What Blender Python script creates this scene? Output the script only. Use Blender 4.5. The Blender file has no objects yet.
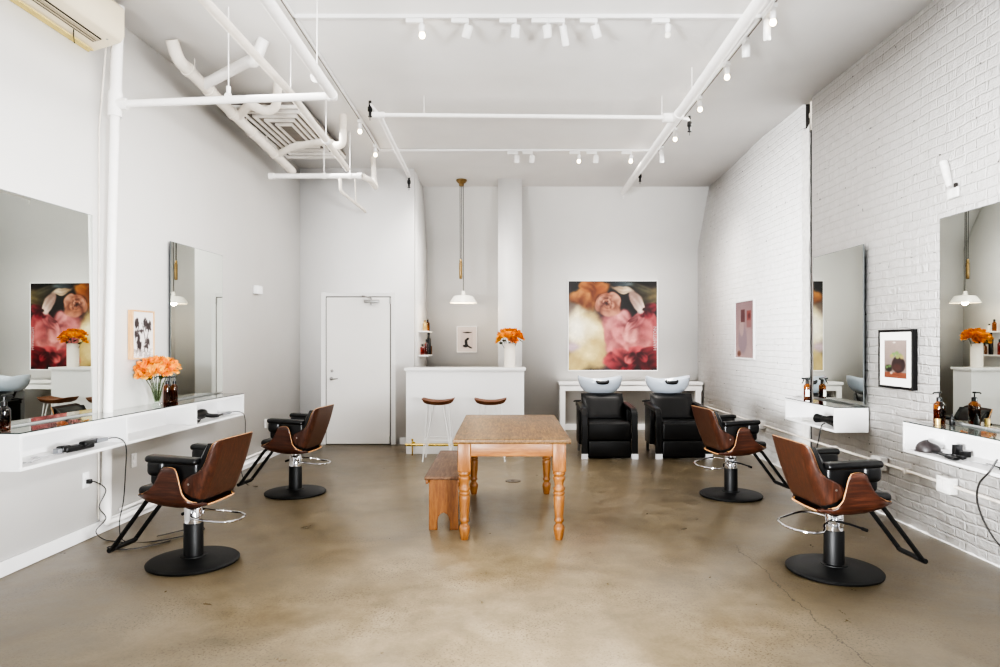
import bpy, math, random
from mathutils import Vector, Matrix
random.seed(7)
scn = bpy.context.scene
COL = scn.collection
PI = math.pi

# ---------------------------------------------------------------- camera frame
F = 667.0; H = 1.52; VX = 505.0; VY = 342.0
def P(px, py, Y):            # a point at depth Y seen at that place of the photograph
    return Vector(((px - VX) * Y / F, Y, H - (py - VY) * Y / F))

def S(r, g, b):
    def c(v):
        v /= 255.0
        return v / 12.92 if v <= .04045 else ((v + .055) / 1.055) ** 2.4
    return (c(r), c(g), c(b), 1.0)

# ---------------------------------------------------------------- materials
def newmat(name):
    m = bpy.data.materials.new(name); m.use_nodes = True
    nt = m.node_tree
    for n in list(nt.nodes): nt.nodes.remove(n)
    out = nt.nodes.new('ShaderNodeOutputMaterial')
    return m, nt, out
def node(nt, t, **kw):
    n = nt.nodes.new(t)
    for k, v in kw.items(): setattr(n, k, v)
    return n
def setin(n, **kw):
    for k, v in kw.items():
        n.inputs[k.replace('_', ' ')].default_value = v
def principled(nt, out, col=None, rough=.5, metal=0, spec=.5, coat=0, **kw):
    b = node(nt, 'ShaderNodeBsdfPrincipled')
    if col is not None: b.inputs['Base Color'].default_value = col
    b.inputs['Roughness'].default_value = rough
    b.inputs['Metallic'].default_value = metal
    b.inputs['Specular IOR Level'].default_value = spec
    b.inputs['Coat Weight'].default_value = coat
    for k, v in kw.items(): b.inputs[k].default_value = v
    nt.links.new(b.outputs[0], out.inputs[0])
    return b
def ramp(nt, fac, stops):
    r = node(nt, 'ShaderNodeValToRGB')
    el = r.color_ramp.elements
    while len(el) < len(stops): el.new(.5)
    for e, (p, c) in zip(el, stops):
        e.position = p; e.color = c
    nt.links.new(fac, r.inputs[0])
    return r
def noise(nt, vec, scale, detail=3, rough=.5, dist=0):
    n = node(nt, 'ShaderNodeTexNoise')
    n.inputs['Scale'].default_value = scale; n.inputs['Detail'].default_value = detail
    n.inputs['Roughness'].default_value = rough; n.inputs['Distortion'].default_value = dist
    if vec is not None: nt.links.new(vec, n.inputs['Vector'])
    return n
def bump(nt, h, b, strength=.3, dist=.01, prev=None):
    n = node(nt, 'ShaderNodeBump'); n.inputs['Strength'].default_value = strength
    n.inputs['Distance'].default_value = dist
    nt.links.new(h, n.inputs['Height'])
    if prev is not None: nt.links.new(prev.outputs[0], n.inputs['Normal'])
    if b is not None: nt.links.new(n.outputs[0], b.inputs['Normal'])
    return n
def objco(nt, scale=(1, 1, 1), rot=(0, 0, 0)):
    t = node(nt, 'ShaderNodeTexCoord'); mp = node(nt, 'ShaderNodeMapping')
    mp.inputs['Scale'].default_value = scale; mp.inputs['Rotation'].default_value = rot
    nt.links.new(t.outputs['Object'], mp.inputs[0])
    return mp.outputs[0]
def mth(nt, op, a, b=None, clamp=False):
    n = node(nt, 'ShaderNodeMath', operation=op, use_clamp=clamp)
    for i, v in enumerate((a, b)):
        if v is None: continue
        if isinstance(v, (int, float)): n.inputs[i].default_value = v
        else: nt.links.new(v, n.inputs[i])
    return n.outputs[0]
def mixc(nt, fac, a, b, blend='MIX'):
    n = node(nt, 'ShaderNodeMix', data_type='RGBA', blend_type=blend)
    for i, v in ((0, fac), (6, a), (7, b)):
        if isinstance(v, (int, float)): n.inputs[i].default_value = v
        elif isinstance(v, tuple): n.inputs[i].default_value = v
        else: nt.links.new(v, n.inputs[i])
    return n.outputs[2]

def plain(name, col, rough=.5, metal=0, spec=.5, coat=0, nscale=40, namp=.04, bstr=.05, **kw):
    m, nt, out = newmat(name)
    b = principled(nt, out, None, rough, metal, spec, coat, **kw)
    v = objco(nt)
    n = noise(nt, v, nscale, 3)
    d = tuple(c * (1 - namp) for c in col[:3]) + (1,)
    l = tuple(min(1, c * (1 + namp)) for c in col[:3]) + (1,)
    r = ramp(nt, n.outputs[0], [(.3, d), (.7, l)])
    nt.links.new(r.outputs[0], b.inputs['Base Color'])
    if bstr: bump(nt, n.outputs[0], b, bstr, .002)
    return m

def emis(name, col, strength):
    m, nt, out = newmat(name)
    e = node(nt, 'ShaderNodeEmission'); e.inputs[0].default_value = col; e.inputs[1].default_value = strength
    nt.links.new(e.outputs[0], out.inputs[0]); return m

def wood(name, dark, mid, light, axis='X', scale=6, stretch=14, rough=.4, coat=.0, bstr=.08):
    m, nt, out = newmat(name)
    b = principled(nt, out, None, rough, 0, .4, coat)
    b.inputs['Coat Roughness'].default_value = .25
    sc = {'X': (1, stretch, stretch), 'Y': (stretch, 1, stretch), 'Z': (stretch, stretch, 1)}[axis]
    v = objco(nt, sc)
    n = noise(nt, v, scale, 6, .65, .35)
    n2 = noise(nt, v, scale * 3.2, 4, .6)
    f = mth(nt, 'ADD', mth(nt, 'MULTIPLY', n.outputs[0], .7), mth(nt, 'MULTIPLY', n2.outputs[0], .3))
    r = ramp(nt, f, [(.32, dark), (.5, mid), (.66, light)])
    nt.links.new(r.outputs[0], b.inputs['Base Color'])
    bump(nt, f, b, bstr, .003)
    return m

def sheet_glass(name, tint, refl=1.0, rough=0.0):
    # thin clear glass: see-through layer plus a Fresnel reflection
    m, nt, out = newmat(name)
    t = node(nt, 'ShaderNodeBsdfTransparent'); t.inputs[0].default_value = tint
    g = node(nt, 'ShaderNodeBsdfGlossy'); g.inputs['Roughness'].default_value = rough
    fr = node(nt, 'ShaderNodeFresnel'); fr.inputs[0].default_value = 1.5
    ge = node(nt, 'ShaderNodeNewGeometry')
    fac = mth(nt, 'MULTIPLY', mth(nt, 'MULTIPLY', fr.outputs[0], refl, True), mth(nt, 'SUBTRACT', 1.0, ge.outputs['Backfacing']))
    mx = node(nt, 'ShaderNodeMixShader')
    nt.links.new(fac, mx.inputs[0]); nt.links.new(t.outputs[0], mx.inputs[1]); nt.links.new(g.outputs[0], mx.inputs[2])
    nt.links.new(mx.outputs[0], out.inputs[0])
    return m

def brick_mat():
    m, nt, out = newmat('painted_brick')
    b = principled(nt, out, None, .42, 0, .4)
    tc = node(nt, 'ShaderNodeTexCoord')
    sep = node(nt, 'ShaderNodeSeparateXYZ'); nt.links.new(tc.outputs['Object'], sep.inputs[0])
    wob = noise(nt, tc.outputs['Object'], 3.5, 3)
    wz = mth(nt, 'MULTIPLY', mth(nt, 'SUBTRACT', wob.outputs[0], .5), .035)
    wy = mth(nt, 'MULTIPLY', mth(nt, 'SUBTRACT', noise(nt, tc.outputs['Object'], 5.5, 3).outputs[0], .5), .06)
    cb = node(nt, 'ShaderNodeCombineXYZ')
    nt.links.new(mth(nt, 'ADD', sep.outputs[1], wy), cb.inputs[0])
    nt.links.new(mth(nt, 'ADD', sep.outputs[2], wz), cb.inputs[1])
    br = node(nt, 'ShaderNodeTexBrick')
    br.offset = .5; br.squash = 1
    nt.links.new(cb.outputs[0], br.inputs['Vector'])
    setin(br, Scale=1.0, Mortar_Size=.009, Mortar_Smooth=.55, Bias=0.0, Brick_Width=.215, Row_Height=.074)
    br.inputs['Color1'].default_value = (1, 1, 1, 1); br.inputs['Color2'].default_value = (.7, .7, .7, 1); br.inputs['Mortar'].default_value = (0, 0, 0, 1)
    n1 = noise(nt, tc.outputs['Object'], 9, 5, .65)
    n2 = noise(nt, tc.outputs['Object'], 46, 4, .7)
    mpd = node(nt, 'ShaderNodeMapping'); mpd.inputs['Scale'].default_value = (1, 26, 7); nt.links.new(tc.outputs['Object'], mpd.inputs[0])
    drip = noise(nt, mpd.outputs[0], 1.0, 4, .6)
    dr = mth(nt, 'MULTIPLY', mth(nt, 'SUBTRACT', drip.outputs[0], .56, True), 4.0)
    big = noise(nt, tc.outputs['Object'], 1.7, 3)
    jm = mth(nt, 'ADD', .35, mth(nt, 'MULTIPLY', big.outputs[0], .6))       # joints half filled with paint in places
    h = mth(nt, 'MULTIPLY', mth(nt, 'SUBTRACT', 1.0, br.outputs['Fac']), jm)
    h = mth(nt, 'ADD', h, mth(nt, 'MULTIPLY', n1.outputs[0], 1.5))
    h = mth(nt, 'ADD', h, mth(nt, 'MULTIPLY', br.outputs['Color'], .45))
    h = mth(nt, 'ADD', h, mth(nt, 'MULTIPLY', n2.outputs[0], .5))
    h = mth(nt, 'ADD', h, dr)
    # joints that still gape show as dark specks
    gap = mth(nt, 'MULTIPLY', mth(nt, 'GREATER_THAN', br.outputs['Fac'], .75), mth(nt, 'GREATER_THAN', noise(nt, tc.outputs['Object'], 14, 3, .7).outputs[0], .67))
    base = ramp(nt, n1.outputs[0], [(.3, S(228, 226, 223)), (.7, S(240, 238, 236))])
    c1 = mixc(nt, mth(nt, 'MULTIPLY', br.outputs['Fac'], .08), base.outputs[0], S(190, 186, 182))
    c2 = mixc(nt, gap, c1, S(70, 66, 62))
    nt.links.new(c2, b.inputs['Base Color'])
    bump(nt, h, b, .6, .012)
    return m

def concrete_mat():
    m, nt, out = newmat('polished_concrete')
    b = principled(nt, out, None, .3, 0, .45)
    tc = node(nt, 'ShaderNodeTexCoord'); o = tc.outputs['Object']
    sep = node(nt, 'ShaderNodeSeparateXYZ'); nt.links.new(o, sep.inputs[0])
    big = noise(nt, o, .9, 6, .62, .6); mid = noise(nt, o, 4.5, 6, .66, .3); fine = noise(nt, o, 55, 4, .7)
    f = mth(nt, 'ADD', mth(nt, 'MULTIPLY', big.outputs[0], .5), mth(nt, 'MULTIPLY', mid.outputs[0], .35))
    f = mth(nt, 'ADD', f, mth(nt, 'MULTIPLY', fine.outputs[0], .15))
    r = ramp(nt, f, [(.36, S(101, 88, 65)), (.5, S(127, 112, 87)), (.63, S(148, 133, 108))])
    # dark aggregate specks
    vo = node(nt, 'ShaderNodeTexVoronoi'); vo.inputs['Scale'].default_value = 38; nt.links.new(o, vo.inputs['Vector'])
    msk = mth(nt, 'MULTIPLY', mth(nt, 'SUBTRACT', noise(nt, o, 2.2, 3).outputs[0], .38, True), 3.0, True)
    nz = noise(nt, o, 75, 2, .5)
    sp = mth(nt, 'ADD', mth(nt, 'LESS_THAN', vo.outputs['Distance'], .12), mth(nt, 'MULTIPLY', mth(nt, 'SUBTRACT', nz.outputs[0], .565, True), 12.0, True), True)
    sp = mth(nt, 'MULTIPLY', sp, msk)
    c = mixc(nt, mth(nt, 'MULTIPLY', sp, .8), r.outputs[0], S(46, 38, 29))
    # stains
    st = noise(nt, o, 1.9, 5, .6, .5)
    c = mixc(nt, mth(nt, 'MULTIPLY', mth(nt, 'SUBTRACT', st.outputs[0], .49, True), 1.6, True), c, S(88, 77, 60))
    # hairline crack running along the room
    wob = mth(nt, 'MULTIPLY', mth(nt, 'SUBTRACT', noise(nt, o, 2.6, 6, .7).outputs[0], .5), .22)
    d = mth(nt, 'ABSOLUTE', mth(nt, 'SUBTRACT', mth(nt, 'ADD', sep.outputs[0], wob), 1.71))
    cr = mth(nt, 'MULTIPLY', mth(nt, 'LESS_THAN', d, .0035), mth(nt, 'LESS_THAN', sep.outputs[1], 5.0))
    c = mixc(nt, mth(nt, 'MULTIPLY', cr, .75), c, S(40, 33, 25))
    nt.links.new(c, b.inputs['Base Color'])
    rr = node(nt, 'ShaderNodeMapRange'); setin(rr, From_Min=.3, From_Max=.7, To_Min=.27, To_Max=.38)
    nt.links.new(mid.outputs[0], rr.inputs[0]); nt.links.new(rr.outputs[0], b.inputs['Roughness'])
    bump(nt, fine.outputs[0], b, .05, .004)
    return m

def table_top_mat():
    m, nt, out = newmat('worn_pine_top')
    b = principled(nt, out, None, .42, 0, .4)
    v = objco(nt, (9, 1, 9)); o = objco(nt)
    n = noise(nt, v, 7, 6, .65, .5); w = noise(nt, o, 5, 5, .65, .5)
    sep = node(nt, 'ShaderNodeSeparateXYZ'); nt.links.new(o, sep.inputs[0])
    pl = mth(nt, 'FRACT', mth(nt, 'DIVIDE', mth(nt, 'ADD', sep.outputs[0], 5.0), .151))
    seam = mth(nt, 'LESS_THAN', pl, .018)
    r = ramp(nt, n.outputs[0], [(.36, S(66, 43, 19)), (.5, S(101, 72, 38)), (.64, S(128, 98, 58))])
    c = mixc(nt, mth(nt, 'MULTIPLY', mth(nt, 'SUBTRACT', w.outputs[0], .45, True), 2.4, True), r.outputs[0], S(82, 65, 44))
    c = mixc(nt, mth(nt, 'MULTIPLY', seam, .55), c, S(56, 34, 20))
    nt.links.new(c, b.inputs['Base Color']); bump(nt, n.outputs[0], b, .1, .004)
    return m

def attr_mat(name, rough=.3):
    m, nt, out = newmat(name)
    b = principled(nt, out, None, rough, 0, .4)
    a = node(nt, 'ShaderNodeVertexColor'); a.layer_name = 'paint'
    n = noise(nt, objco(nt), 90, 3)
    c = mixc(nt, .12, a.outputs[0], n.outputs[0], 'OVERLAY')
    nt.links.new(c, b.inputs['Base Color'])
    return m

M = {}
M['wall'] = plain('white_wall_paint', S(230, 228, 225), .6, nscale=3, namp=.012, bstr=.03)
M['wall2'] = plain('white_gloss_paint', S(226, 224, 222), .45, nscale=4, namp=.01, bstr=.02)
M['ceil'] = plain('ceiling_paint', S(230, 228, 226), .7, nscale=2.5, namp=.02, bstr=.05)
M['brick'] = brick_mat()
M['plaster'] = plain('rough_plaster', S(220, 218, 214), .8, nscale=22, namp=.12, bstr=.9)
M['dark'] = plain('dark_void', S(38, 34, 31), .9)
M['floor'] = concrete_mat()
M['lacquer'] = plain('white_lacquer', S(230, 229, 228), .3, nscale=5, namp=.008, bstr=0)
M['pipe'] = plain('white_pipe_paint', S(236, 233, 230), .42, nscale=14, namp=.03, bstr=.08)
M['pipe_old'] = plain('aged_pipe_paint', S(222, 214, 203), .5, nscale=9, namp=.07, bstr=.12)
M['door'] = plain('door_paint', S(230, 227, 223), .4, nscale=2, namp=.015, bstr=.01)
M['gap'] = plain('shadow_gap', S(98, 94, 90), .8)
M['steel'] = plain('brushed_steel', S(170, 168, 165), .3, 1, nscale=60, namp=.06, bstr=.02)
M['chrome'] = plain('chrome', S(225, 225, 228), .08, 1, namp=.01, bstr=0)
M['foot'] = plain('polished_alloy', S(222, 222, 224), .3, .25, namp=.01, bstr=0)
M['brass'] = plain('brass', S(146, 122, 84), .28, 1, nscale=20, namp=.06, bstr=.02)
M['palebrass'] = plain('polished_brass', S(214, 186, 104), .22, 1, namp=.03, bstr=0)
M['black'] = plain('black_satin_metal', S(9, 9, 9), .5, 0, .32, nscale=120, namp=.15, bstr=.08)
M['leather'] = plain('black_leather', S(8, 8, 9), .34, 0, .42, nscale=70, namp=.2, bstr=.12)
M['leather2'] = plain('black_vinyl', S(8, 7, 7), .36, 0, .35, nscale=30, namp=.15, bstr=.1)
M['plastic'] = plain('black_plastic', S(7, 7, 8), .38, namp=.1, bstr=0)
M['greyp'] = plain('grey_plastic', S(120, 122, 125), .35, namp=.05, bstr=0)
M['bowl'] = plain('glazed_grey_ceramic', S(186, 195, 206), .14, 0, .5, .2, namp=.01, bstr=0)
M['walnut_h'] = wood('walnut_seat', S(30, 14, 9), S(52, 26, 16), S(78, 43, 29), 'X', 5, 12, .36, .25)
M['walnut_v'] = wood('walnut_back', S(30, 15, 9), S(53, 28, 18), S(76, 43, 30), 'Z', 5, 12, .36, .25)
M['ply'] = wood('plywood_edge', S(132, 88, 50), S(176, 130, 84), S(196, 152, 106), 'X', 20, 3, .5)
M['pine'] = wood('orange_pine', S(102, 60, 24), S(130, 83, 39), S(154, 108, 60), 'Z', 5, 8, .42, .1)
M['pine_x'] = wood('orange_pine_rail', S(102, 60, 24), S(130, 83, 39), S(154, 108, 60), 'X', 5, 8, .42, .1)
M['benchleg'] = wood('red_pine', S(92, 50, 14), S(122, 73, 26), S(142, 94, 44), 'Z', 5, 8, .45, .1)
M['benchtop'] = wood('worn_bench_top', S(60, 38, 24), S(94, 65, 44), S(122, 93, 66), 'Y', 5, 9, .5)
M['table_top'] = table_top_mat()
M['stoolwood'] = wood('stool_seat_wood', S(64, 34, 16), S(100, 58, 30), S(130, 84, 48), 'X', 6, 8, .62, .0)
M['framewood'] = wood('pale_oak', S(184, 138, 86), S(208, 164, 112), S(224, 186, 138), 'Z', 6, 9, .45)
M['mirror'] = plain('mirror_silver', S(214, 218, 212), .0, 1, namp=.004, bstr=0)
M['mirror_edge'] = plain('mirror_edge', S(92, 96, 96), .3, 0, namp=.05, bstr=0)
M['glass'] = sheet_glass('clear_glass', (.93, .96, .94, 1), 1.6)
M['glass_edge'] = plain('glass_edge_green', S(42, 50, 48), .1, namp=.05, bstr=0)
M['vaseglass'] = sheet_glass('vase_glass', (.86, .91, .87, 1), 1.8)
M['water'] = sheet_glass('vase_water', (.80, .86, .74, 1), .3)
M['amber'] = sheet_glass('amber_glass', (.58, .31, .09, 1), 1.3, .03)
M['liquid'] = sheet_glass('amber_liquid', (.55, .30, .10, 1), .2)
M['redglass'] = sheet_glass('red_glass', (.55, .10, .06, 1), 2.0, .03)
M['paper'] = plain('white_label_paper', S(230, 228, 222), .7, namp=.02, bstr=0)
M['vase'] = plain('cream_ceramic', S(228, 220, 208), .4, namp=.015, bstr=0)
M['gold'] = plain('gold_tin', S(196, 168, 110), .3, .6, namp=.05, bstr=0)
M['acbody'] = plain('aged_ac_plastic', S(222, 210, 184), .4, nscale=3, namp=.02, bstr=0)
M['acyellow'] = plain('yellowed_ac_plate', S(212, 192, 120), .5, nscale=6, namp=.05, bstr=0)
M['fin'] = plain('ac_louvre', S(176, 164, 140), .4, namp=.05, bstr=0)
M['stem'] = plain('green_stem', S(52, 62, 26), .5, namp=.2, bstr=0)
M['leaf'] = plain('green_leaf', S(26, 50, 18), .45, namp=.25, bstr=0)
M['cord'] = plain('black_cord', S(24, 23, 23), .5, namp=.1, bstr=0)
M['greycord'] = plain('grey_cord', S(40, 38, 37), .5, namp=.1, bstr=0)
M['art'] = attr_mat('painted_canvas', .3)
M['artp'] = attr_mat('printed_paper', .5)
M['enamel'] = plain('cream_enamel', S(232, 228, 218), .3, namp=.01, bstr=0)
M['bulb'] = emis('lit_bulb', (1, .78, .5, 1), 14)
M['lamp_in'] = emis('lit_diffuser', (1, .86, .62, 1), 5)
M['vent'] = plain('vent_paint', S(226, 221, 214), .5, nscale=20, namp=.05, bstr=.05)
M['ventback'] = plain('vent_backing', S(120, 114, 108), .8, nscale=10, namp=.1, bstr=0)
def petal_mat(name, a, bcol, c):
    m, nt, out = newmat(name)
    b = principled(nt, out, None, .5, 0, .3)
    b.inputs['Subsurface Weight'].default_value = 0
    oi = node(nt, 'ShaderNodeObjectInfo')
    n = noise(nt, objco(nt), 22, 3)
    f = mth(nt, 'ADD', mth(nt, 'MULTIPLY', n.outputs[0], .8), mth(nt, 'MULTIPLY', oi.outputs['Random'], .25))
    r = ramp(nt, f, [(.3, a), (.52, bcol), (.72, c)])
    nt.links.new(r.outputs[0], b.inputs['Base Color'])
    return m
M['petal'] = petal_mat('orange_petal', S(234, 118, 18), S(246, 164, 42), S(252, 204, 96))
M['petal2'] = petal_mat('deep_orange_petal', S(206, 96, 8), S(232, 146, 18), S(244, 182, 52))

# ---------------------------------------------------------------- mesh building
class MB:
    def __init__(s): s.v = []; s.f = []; s.m = []
    def add(s, vs, fs, mi=0):
        o = len(s.v); s.v += [Vector(v) for v in vs]
        for f in fs: s.f.append([i + o for i in f]); s.m.append(mi)
        return s
    def box(s, x0, x1, y0, y1, z0, z1, mi=0, rot=None, piv=None):
        vs = [Vector((x, y, z)) for x in (x0, x1) for y in (y0, y1) for z in (z0, z1)]
        if rot is not None:
            piv = Vector(piv) if piv is not None else sum(vs, Vector()) / 8
            vs = [piv + rot @ (v - piv) for v in vs]
        return s.add(vs, [(0, 1, 3, 2), (4, 6, 7, 5), (0, 4, 5, 1), (2, 3, 7, 6), (0, 2, 6, 4), (1, 5, 7, 3)], mi)
    def rbox(s, x0, x1, y0, y1, z0, z1, r=.02, mi=0, n=4, rot=None, piv=None):
        # box with all edges rounded: sphere corners pulled apart
        r = min(r, (x1-x0)/2*.999, (y1-y0)/2*.999, (z1-z0)/2*.999)
        c = Vector(((x0+x1)/2, (y0+y1)/2, (z0+z1)/2)); hx, hy, hz = (x1-x0)/2-r, (y1-y0)/2-r, (z1-z0)/2-r
        lat = []
        for i in range(2*n+2):
            k = i if i <= n else i - 1
            lat.append((-PI/2 + PI*k/(2*n), -1 if i <= n else 1))
        lon = []
        for q in range(4):
            for j in range(n+1): lon.append((PI/2*q + PI/2*j/n, q))
        sg = [(1, 1), (-1, 1), (-1, -1), (1, -1)]
        vs = []
        for la, sz in lat:
            for lo, q in lon:
                vs.append(c + Vector((sg[q][0]*hx + r*math.cos(la)*math.cos(lo), sg[q][1]*hy + r*math.cos(la)*math.sin(lo), sz*hz + r*math.sin(la))))
        if rot is not None:
            pv = Vector(piv) if piv is not None else c
            vs = [pv + rot @ (v - pv) for v in vs]
        L = len(lon); fs = []
        for i in range(len(lat)-1):
            for j in range(L):
                fs.append((i*L+j, i*L+(j+1) % L, (i+1)*L+(j+1) % L, (i+1)*L+j))
        fs.append(tuple(range(L))[::-1]); fs.append(tuple((len(lat)-1)*L+j for j in range(L)))
        return s.add(vs, fs, mi)
    def tube(s, pts, r, seg=10, mi=0, closed=False, caps=True, smooth=0):
        pts = [Vector(p) for p in pts]
        rs = list(r) if isinstance(r, (list, tuple)) else [r]*len(pts)
        if smooth:
            np_, nr = [], []
            n = len(pts)
            rng = range(n if closed else n-1)
            for i in rng:
                p0 = pts[(i-1) % n] if closed or i > 0 else pts[0]; p1 = pts[i]; p2 = pts[(i+1) % n]
                p3 = pts[(i+2) % n] if closed or i+2 < n else pts[-1]
                for k in range(smooth):
                    t = k/smooth
                    np_.append(.5*((2*p1)+(-p0+p2)*t+(2*p0-5*p1+4*p2-p3)*t*t+(-p0+3*p1-3*p2+p3)*t**3))
                    nr.append(rs[i]*(1-t)+rs[(i+1) % n]*t)
            if not closed: np_.append(pts[-1]); nr.append(rs[-1])
            pts, rs = np_, nr
        n = len(pts); vs = []; fs = []
        up = None
        for i, p in enumerate(pts):
            a = pts[(i-1) % n] if closed or i > 0 else p; b = pts[(i+1) % n] if closed or i < n-1 else p
            t = (b-a)
            if t.length < 1e-9: t = Vector((0, 0, 1))
            t.normalize()
            if up is None:
                up = Vector((0, 0, 1)) if abs(t.z) < .9 else Vector((1, 0, 0))
            u = up - t*up.dot(t)
            if u.length < 1e-6: u = t.orthogonal()
            u.normalize(); w = t.cross(u); up = u
            for k in range(seg):
                an = 2*PI*k/seg
                vs.append(p + (u*math.cos(an)+w*math.sin(an))*rs[i])
        for i in range(n if closed else n-1):
            for k in range(seg):
                i2 = (i+1) % n
                fs.append((i*seg+k, i*seg+(k+1) % seg, i2*seg+(k+1) % seg, i2*seg+k))
        if caps and not closed:
            fs.append(tuple(range(seg))[::-1]); fs.append(tuple((n-1)*seg+k for k in range(seg)))
        return s.add(vs, fs, mi)
    def lathe(s, prof, c=(0, 0, 0), seg=24, mi=0, rot=None, caps=True):
        c = Vector(c); vs = []; fs = []
        for r, z in prof:
            for k in range(seg):
                a = 2*PI*k/seg
                p = Vector((max(r, 1e-5)*math.cos(a), max(r, 1e-5)*math.sin(a), z))
                if rot is not None: p = rot @ p
                vs.append(c+p)
        n = len(prof)
        for i in range(n-1):
            for k in range(seg):
                fs.append((i*seg+k, i*seg+(k+1) % seg, (i+1)*seg+(k+1) % seg, (i+1)*seg+k))
        if caps:
            fs.append(tuple(range(seg))[::-1]); fs.append(tuple((n-1)*seg+k for k in range(seg)))
        return s.add(vs, fs, mi)
    def grid(s, rows, mi=0, cu=False, cv=False):
        nr, nc = len(rows), len(rows[0]); vs = [p for r in rows for p in r]; fs = []
        for i in range(nr if cv else nr-1):
            for j in range(nc if cu else nc-1):
                i2, j2 = (i+1) % nr, (j+1) % nc
                fs.append((i*nc+j, i*nc+j2, i2*nc+j2, i2*nc+j))
        return s.add(vs, fs, mi)
    def prism(s, poly, axis, a, b, mi=0):
        # polygon in the two other axes, extruded along axis
        def mk(p, t):
            return {'X': (t, p[0], p[1]), 'Y': (p[0], t, p[1]), 'Z': (p[0], p[1], t)}[axis]
        n = len(poly); vs = [mk(p, a) for p in poly]+[mk(p, b) for p in poly]
        fs = [tuple(range(n)), tuple(range(2*n-1, n-1, -1))]+[(i, i+n, (i+1) % n+n, (i+1) % n) for i in range(n)]
        return s.add(vs, fs, mi)

def obj(name, mb, mats, parent=None, bevel=0, bseg=2, sub=0, solid=0, rim=False, angle=38, loc=None, fix=True):
    me = bpy.data.meshes.new(name)
    me.from_pydata([tuple(v) for v in mb.v], [], mb.f); me.validate()
    if not isinstance(mats, (list, tuple)): mats = [mats]
    for m in mats: me.materials.append(m)
    for p, mi in zip(me.polygons, mb.m): p.material_index = mi; p.use_smooth = True
    if fix:
        import bmesh
        bm = bmesh.new(); bm.from_mesh(me)
        bmesh.ops.recalc_face_normals(bm, faces=bm.faces); bm.to_mesh(me); bm.free()
    if angle: me.set_sharp_from_angle(angle=math.radians(angle))
    o = bpy.data.objects.new(name, me); COL.objects.link(o)
    if parent is not None: o.parent = parent
    if loc is not None: o.location = loc
    if solid:
        md = o.modifiers.new('thickness', 'SOLIDIFY'); md.thickness = solid; md.offset = 1
        if rim: md.material_offset_rim = 1
    if bevel:
        md = o.modifiers.new('soft_edges', 'BEVEL'); md.width = bevel; md.segments = bseg; md.limit_method = 'ANGLE'; md.angle_limit = math.radians(35)
    if sub:
        md = o.modifiers.new('smoothing', 'SUBSURF'); md.levels = sub; md.render_levels = sub
    return o

def tag(o, label, cat, group=None):
    o['label'] = label; o['category'] = cat
    if group: o['group'] = group
    return o
def thing(name, label, cat, loc=(0, 0, 0), rz=0, group=None, rot=None):
    o = bpy.data.objects.new(name, None); COL.objects.link(o)
    o.empty_display_size = .1
    o.location = loc; o.rotation_euler = rot if rot else (0, 0, rz)
    return tag(o, label, cat, group)
def struct(name, mb, m, parent=None, **kw):
    o = obj(name, mb, m, parent, **kw)
    if parent is None: o['kind'] = 'structure'
    return o
def dup(root, loc, rz=None, label=None, group=None):
    def cp(o, par):
        c = o.copy(); COL.objects.link(c)
        if par is not None: c.parent = par
        for ch in list(o.children): cp(ch, c)
        return c
    r = cp(root, None); r.location = loc
    if rz is not None: r.rotation_euler = (0, 0, rz)
    if label: r['label'] = label
    if group: r['group'] = group
    return r
def RX(a): return Matrix.Rotation(a, 3, 'X')
def RY(a): return Matrix.Rotation(a, 3, 'Y')
def RZ(a): return Matrix.Rotation(a, 3, 'Z')

# ---------------------------------------------------------------- room
WA = math.atan(.0393)                 # the left wall runs slightly inward
def LX(Y): return -3.43 + .0393*Y     # left wall surface
RXW = 3.34                            # right wall surface
YD, YB = 9.9, 11.55                   # door wall, back wall
YF = -1.6                             # room left open behind the camera so the sky fills it
def ceil_z(Y): 
    pts = [(-3, 4.18), (8.7, 4.18), (10.0, 4.09), (10.95, 4.06)]
    for (a, za), (b, zb) in zip(pts, pts[1:]):
        if Y <= b: return za+(zb-za)*(Y-a)/(b-a)
    return 4.06

b = MB(); b.box(-4.2, 3.9, YF, 12.0, -.12, 0); struct('floor', b, M['floor'], angle=0)
b = MB()
b.prism([(YF, 4.18), (8.7, 4.18), (10.0, 4.09), (10.95, 4.06), (12.0, 4.06), (12.0, 4.5), (YF, 4.5)], 'X', -4.2, 3.9)
struct('ceiling', b, M['ceil'], angle=0)
b = MB(); b.prism([(LX(YF), YF), (LX(YD+.1), YD+.1), (LX(YD+.1)-.3, YD+.1), (LX(YF)-.3, YF)], 'Z', 0, 4.3)
struct('wall_left', b, M['wall'], angle=0)
# right wall of painted brick in two stretches, an open chase between them
b = MB(); b.box(RXW, RXW+.3, YF, 7.26, 0, 4.3); b.box(RXW, RXW+.3, 7.475, 12.0, 0, 4.3)
struct('wall_right', b, M['brick'], angle=0)
b = MB(); b.box(RXW+.22, RXW+.3, 7.2, 7.5, 0, 4.3); b.box(RXW+.008, RXW+.22, 7.296, 7.314, 0, 3.84); b.box(RXW+.03, RXW+.22, 7.466, 7.474, 3.84, 4.18); struct('chase_shade', b, M['dark'], angle=0)  # dark panels colour in the shade inside the open chase
random.seed(3)
b = MB()
rows = []
for i in range(60):
    z = 3.86*i/59; row = []
    for j in range(5):
        y = 7.295+.18*j/4; edge = (random.random()-.5)*.022 if j in (0,) else 0
        row.append((RXW-.004-random.random()*.012, y+edge, z+(random.random()*.05 if i == 59 else 0)))
    rows.append(row)
b.grid(rows); b.box(RXW+.004, RXW+.2, 7.315, 7.474, 0, 3.82)
struct('trim_2', b, M['plaster'])
b = MB(); b.tube([(RXW+.1, 7.40, 3.80), (RXW+.1, 7.40, 4.2)], .052, 14); b.tube([(RXW+.1, 7.40, 4.02), (RXW+.1, 7.40, 4.06)], .062, 14)
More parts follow.
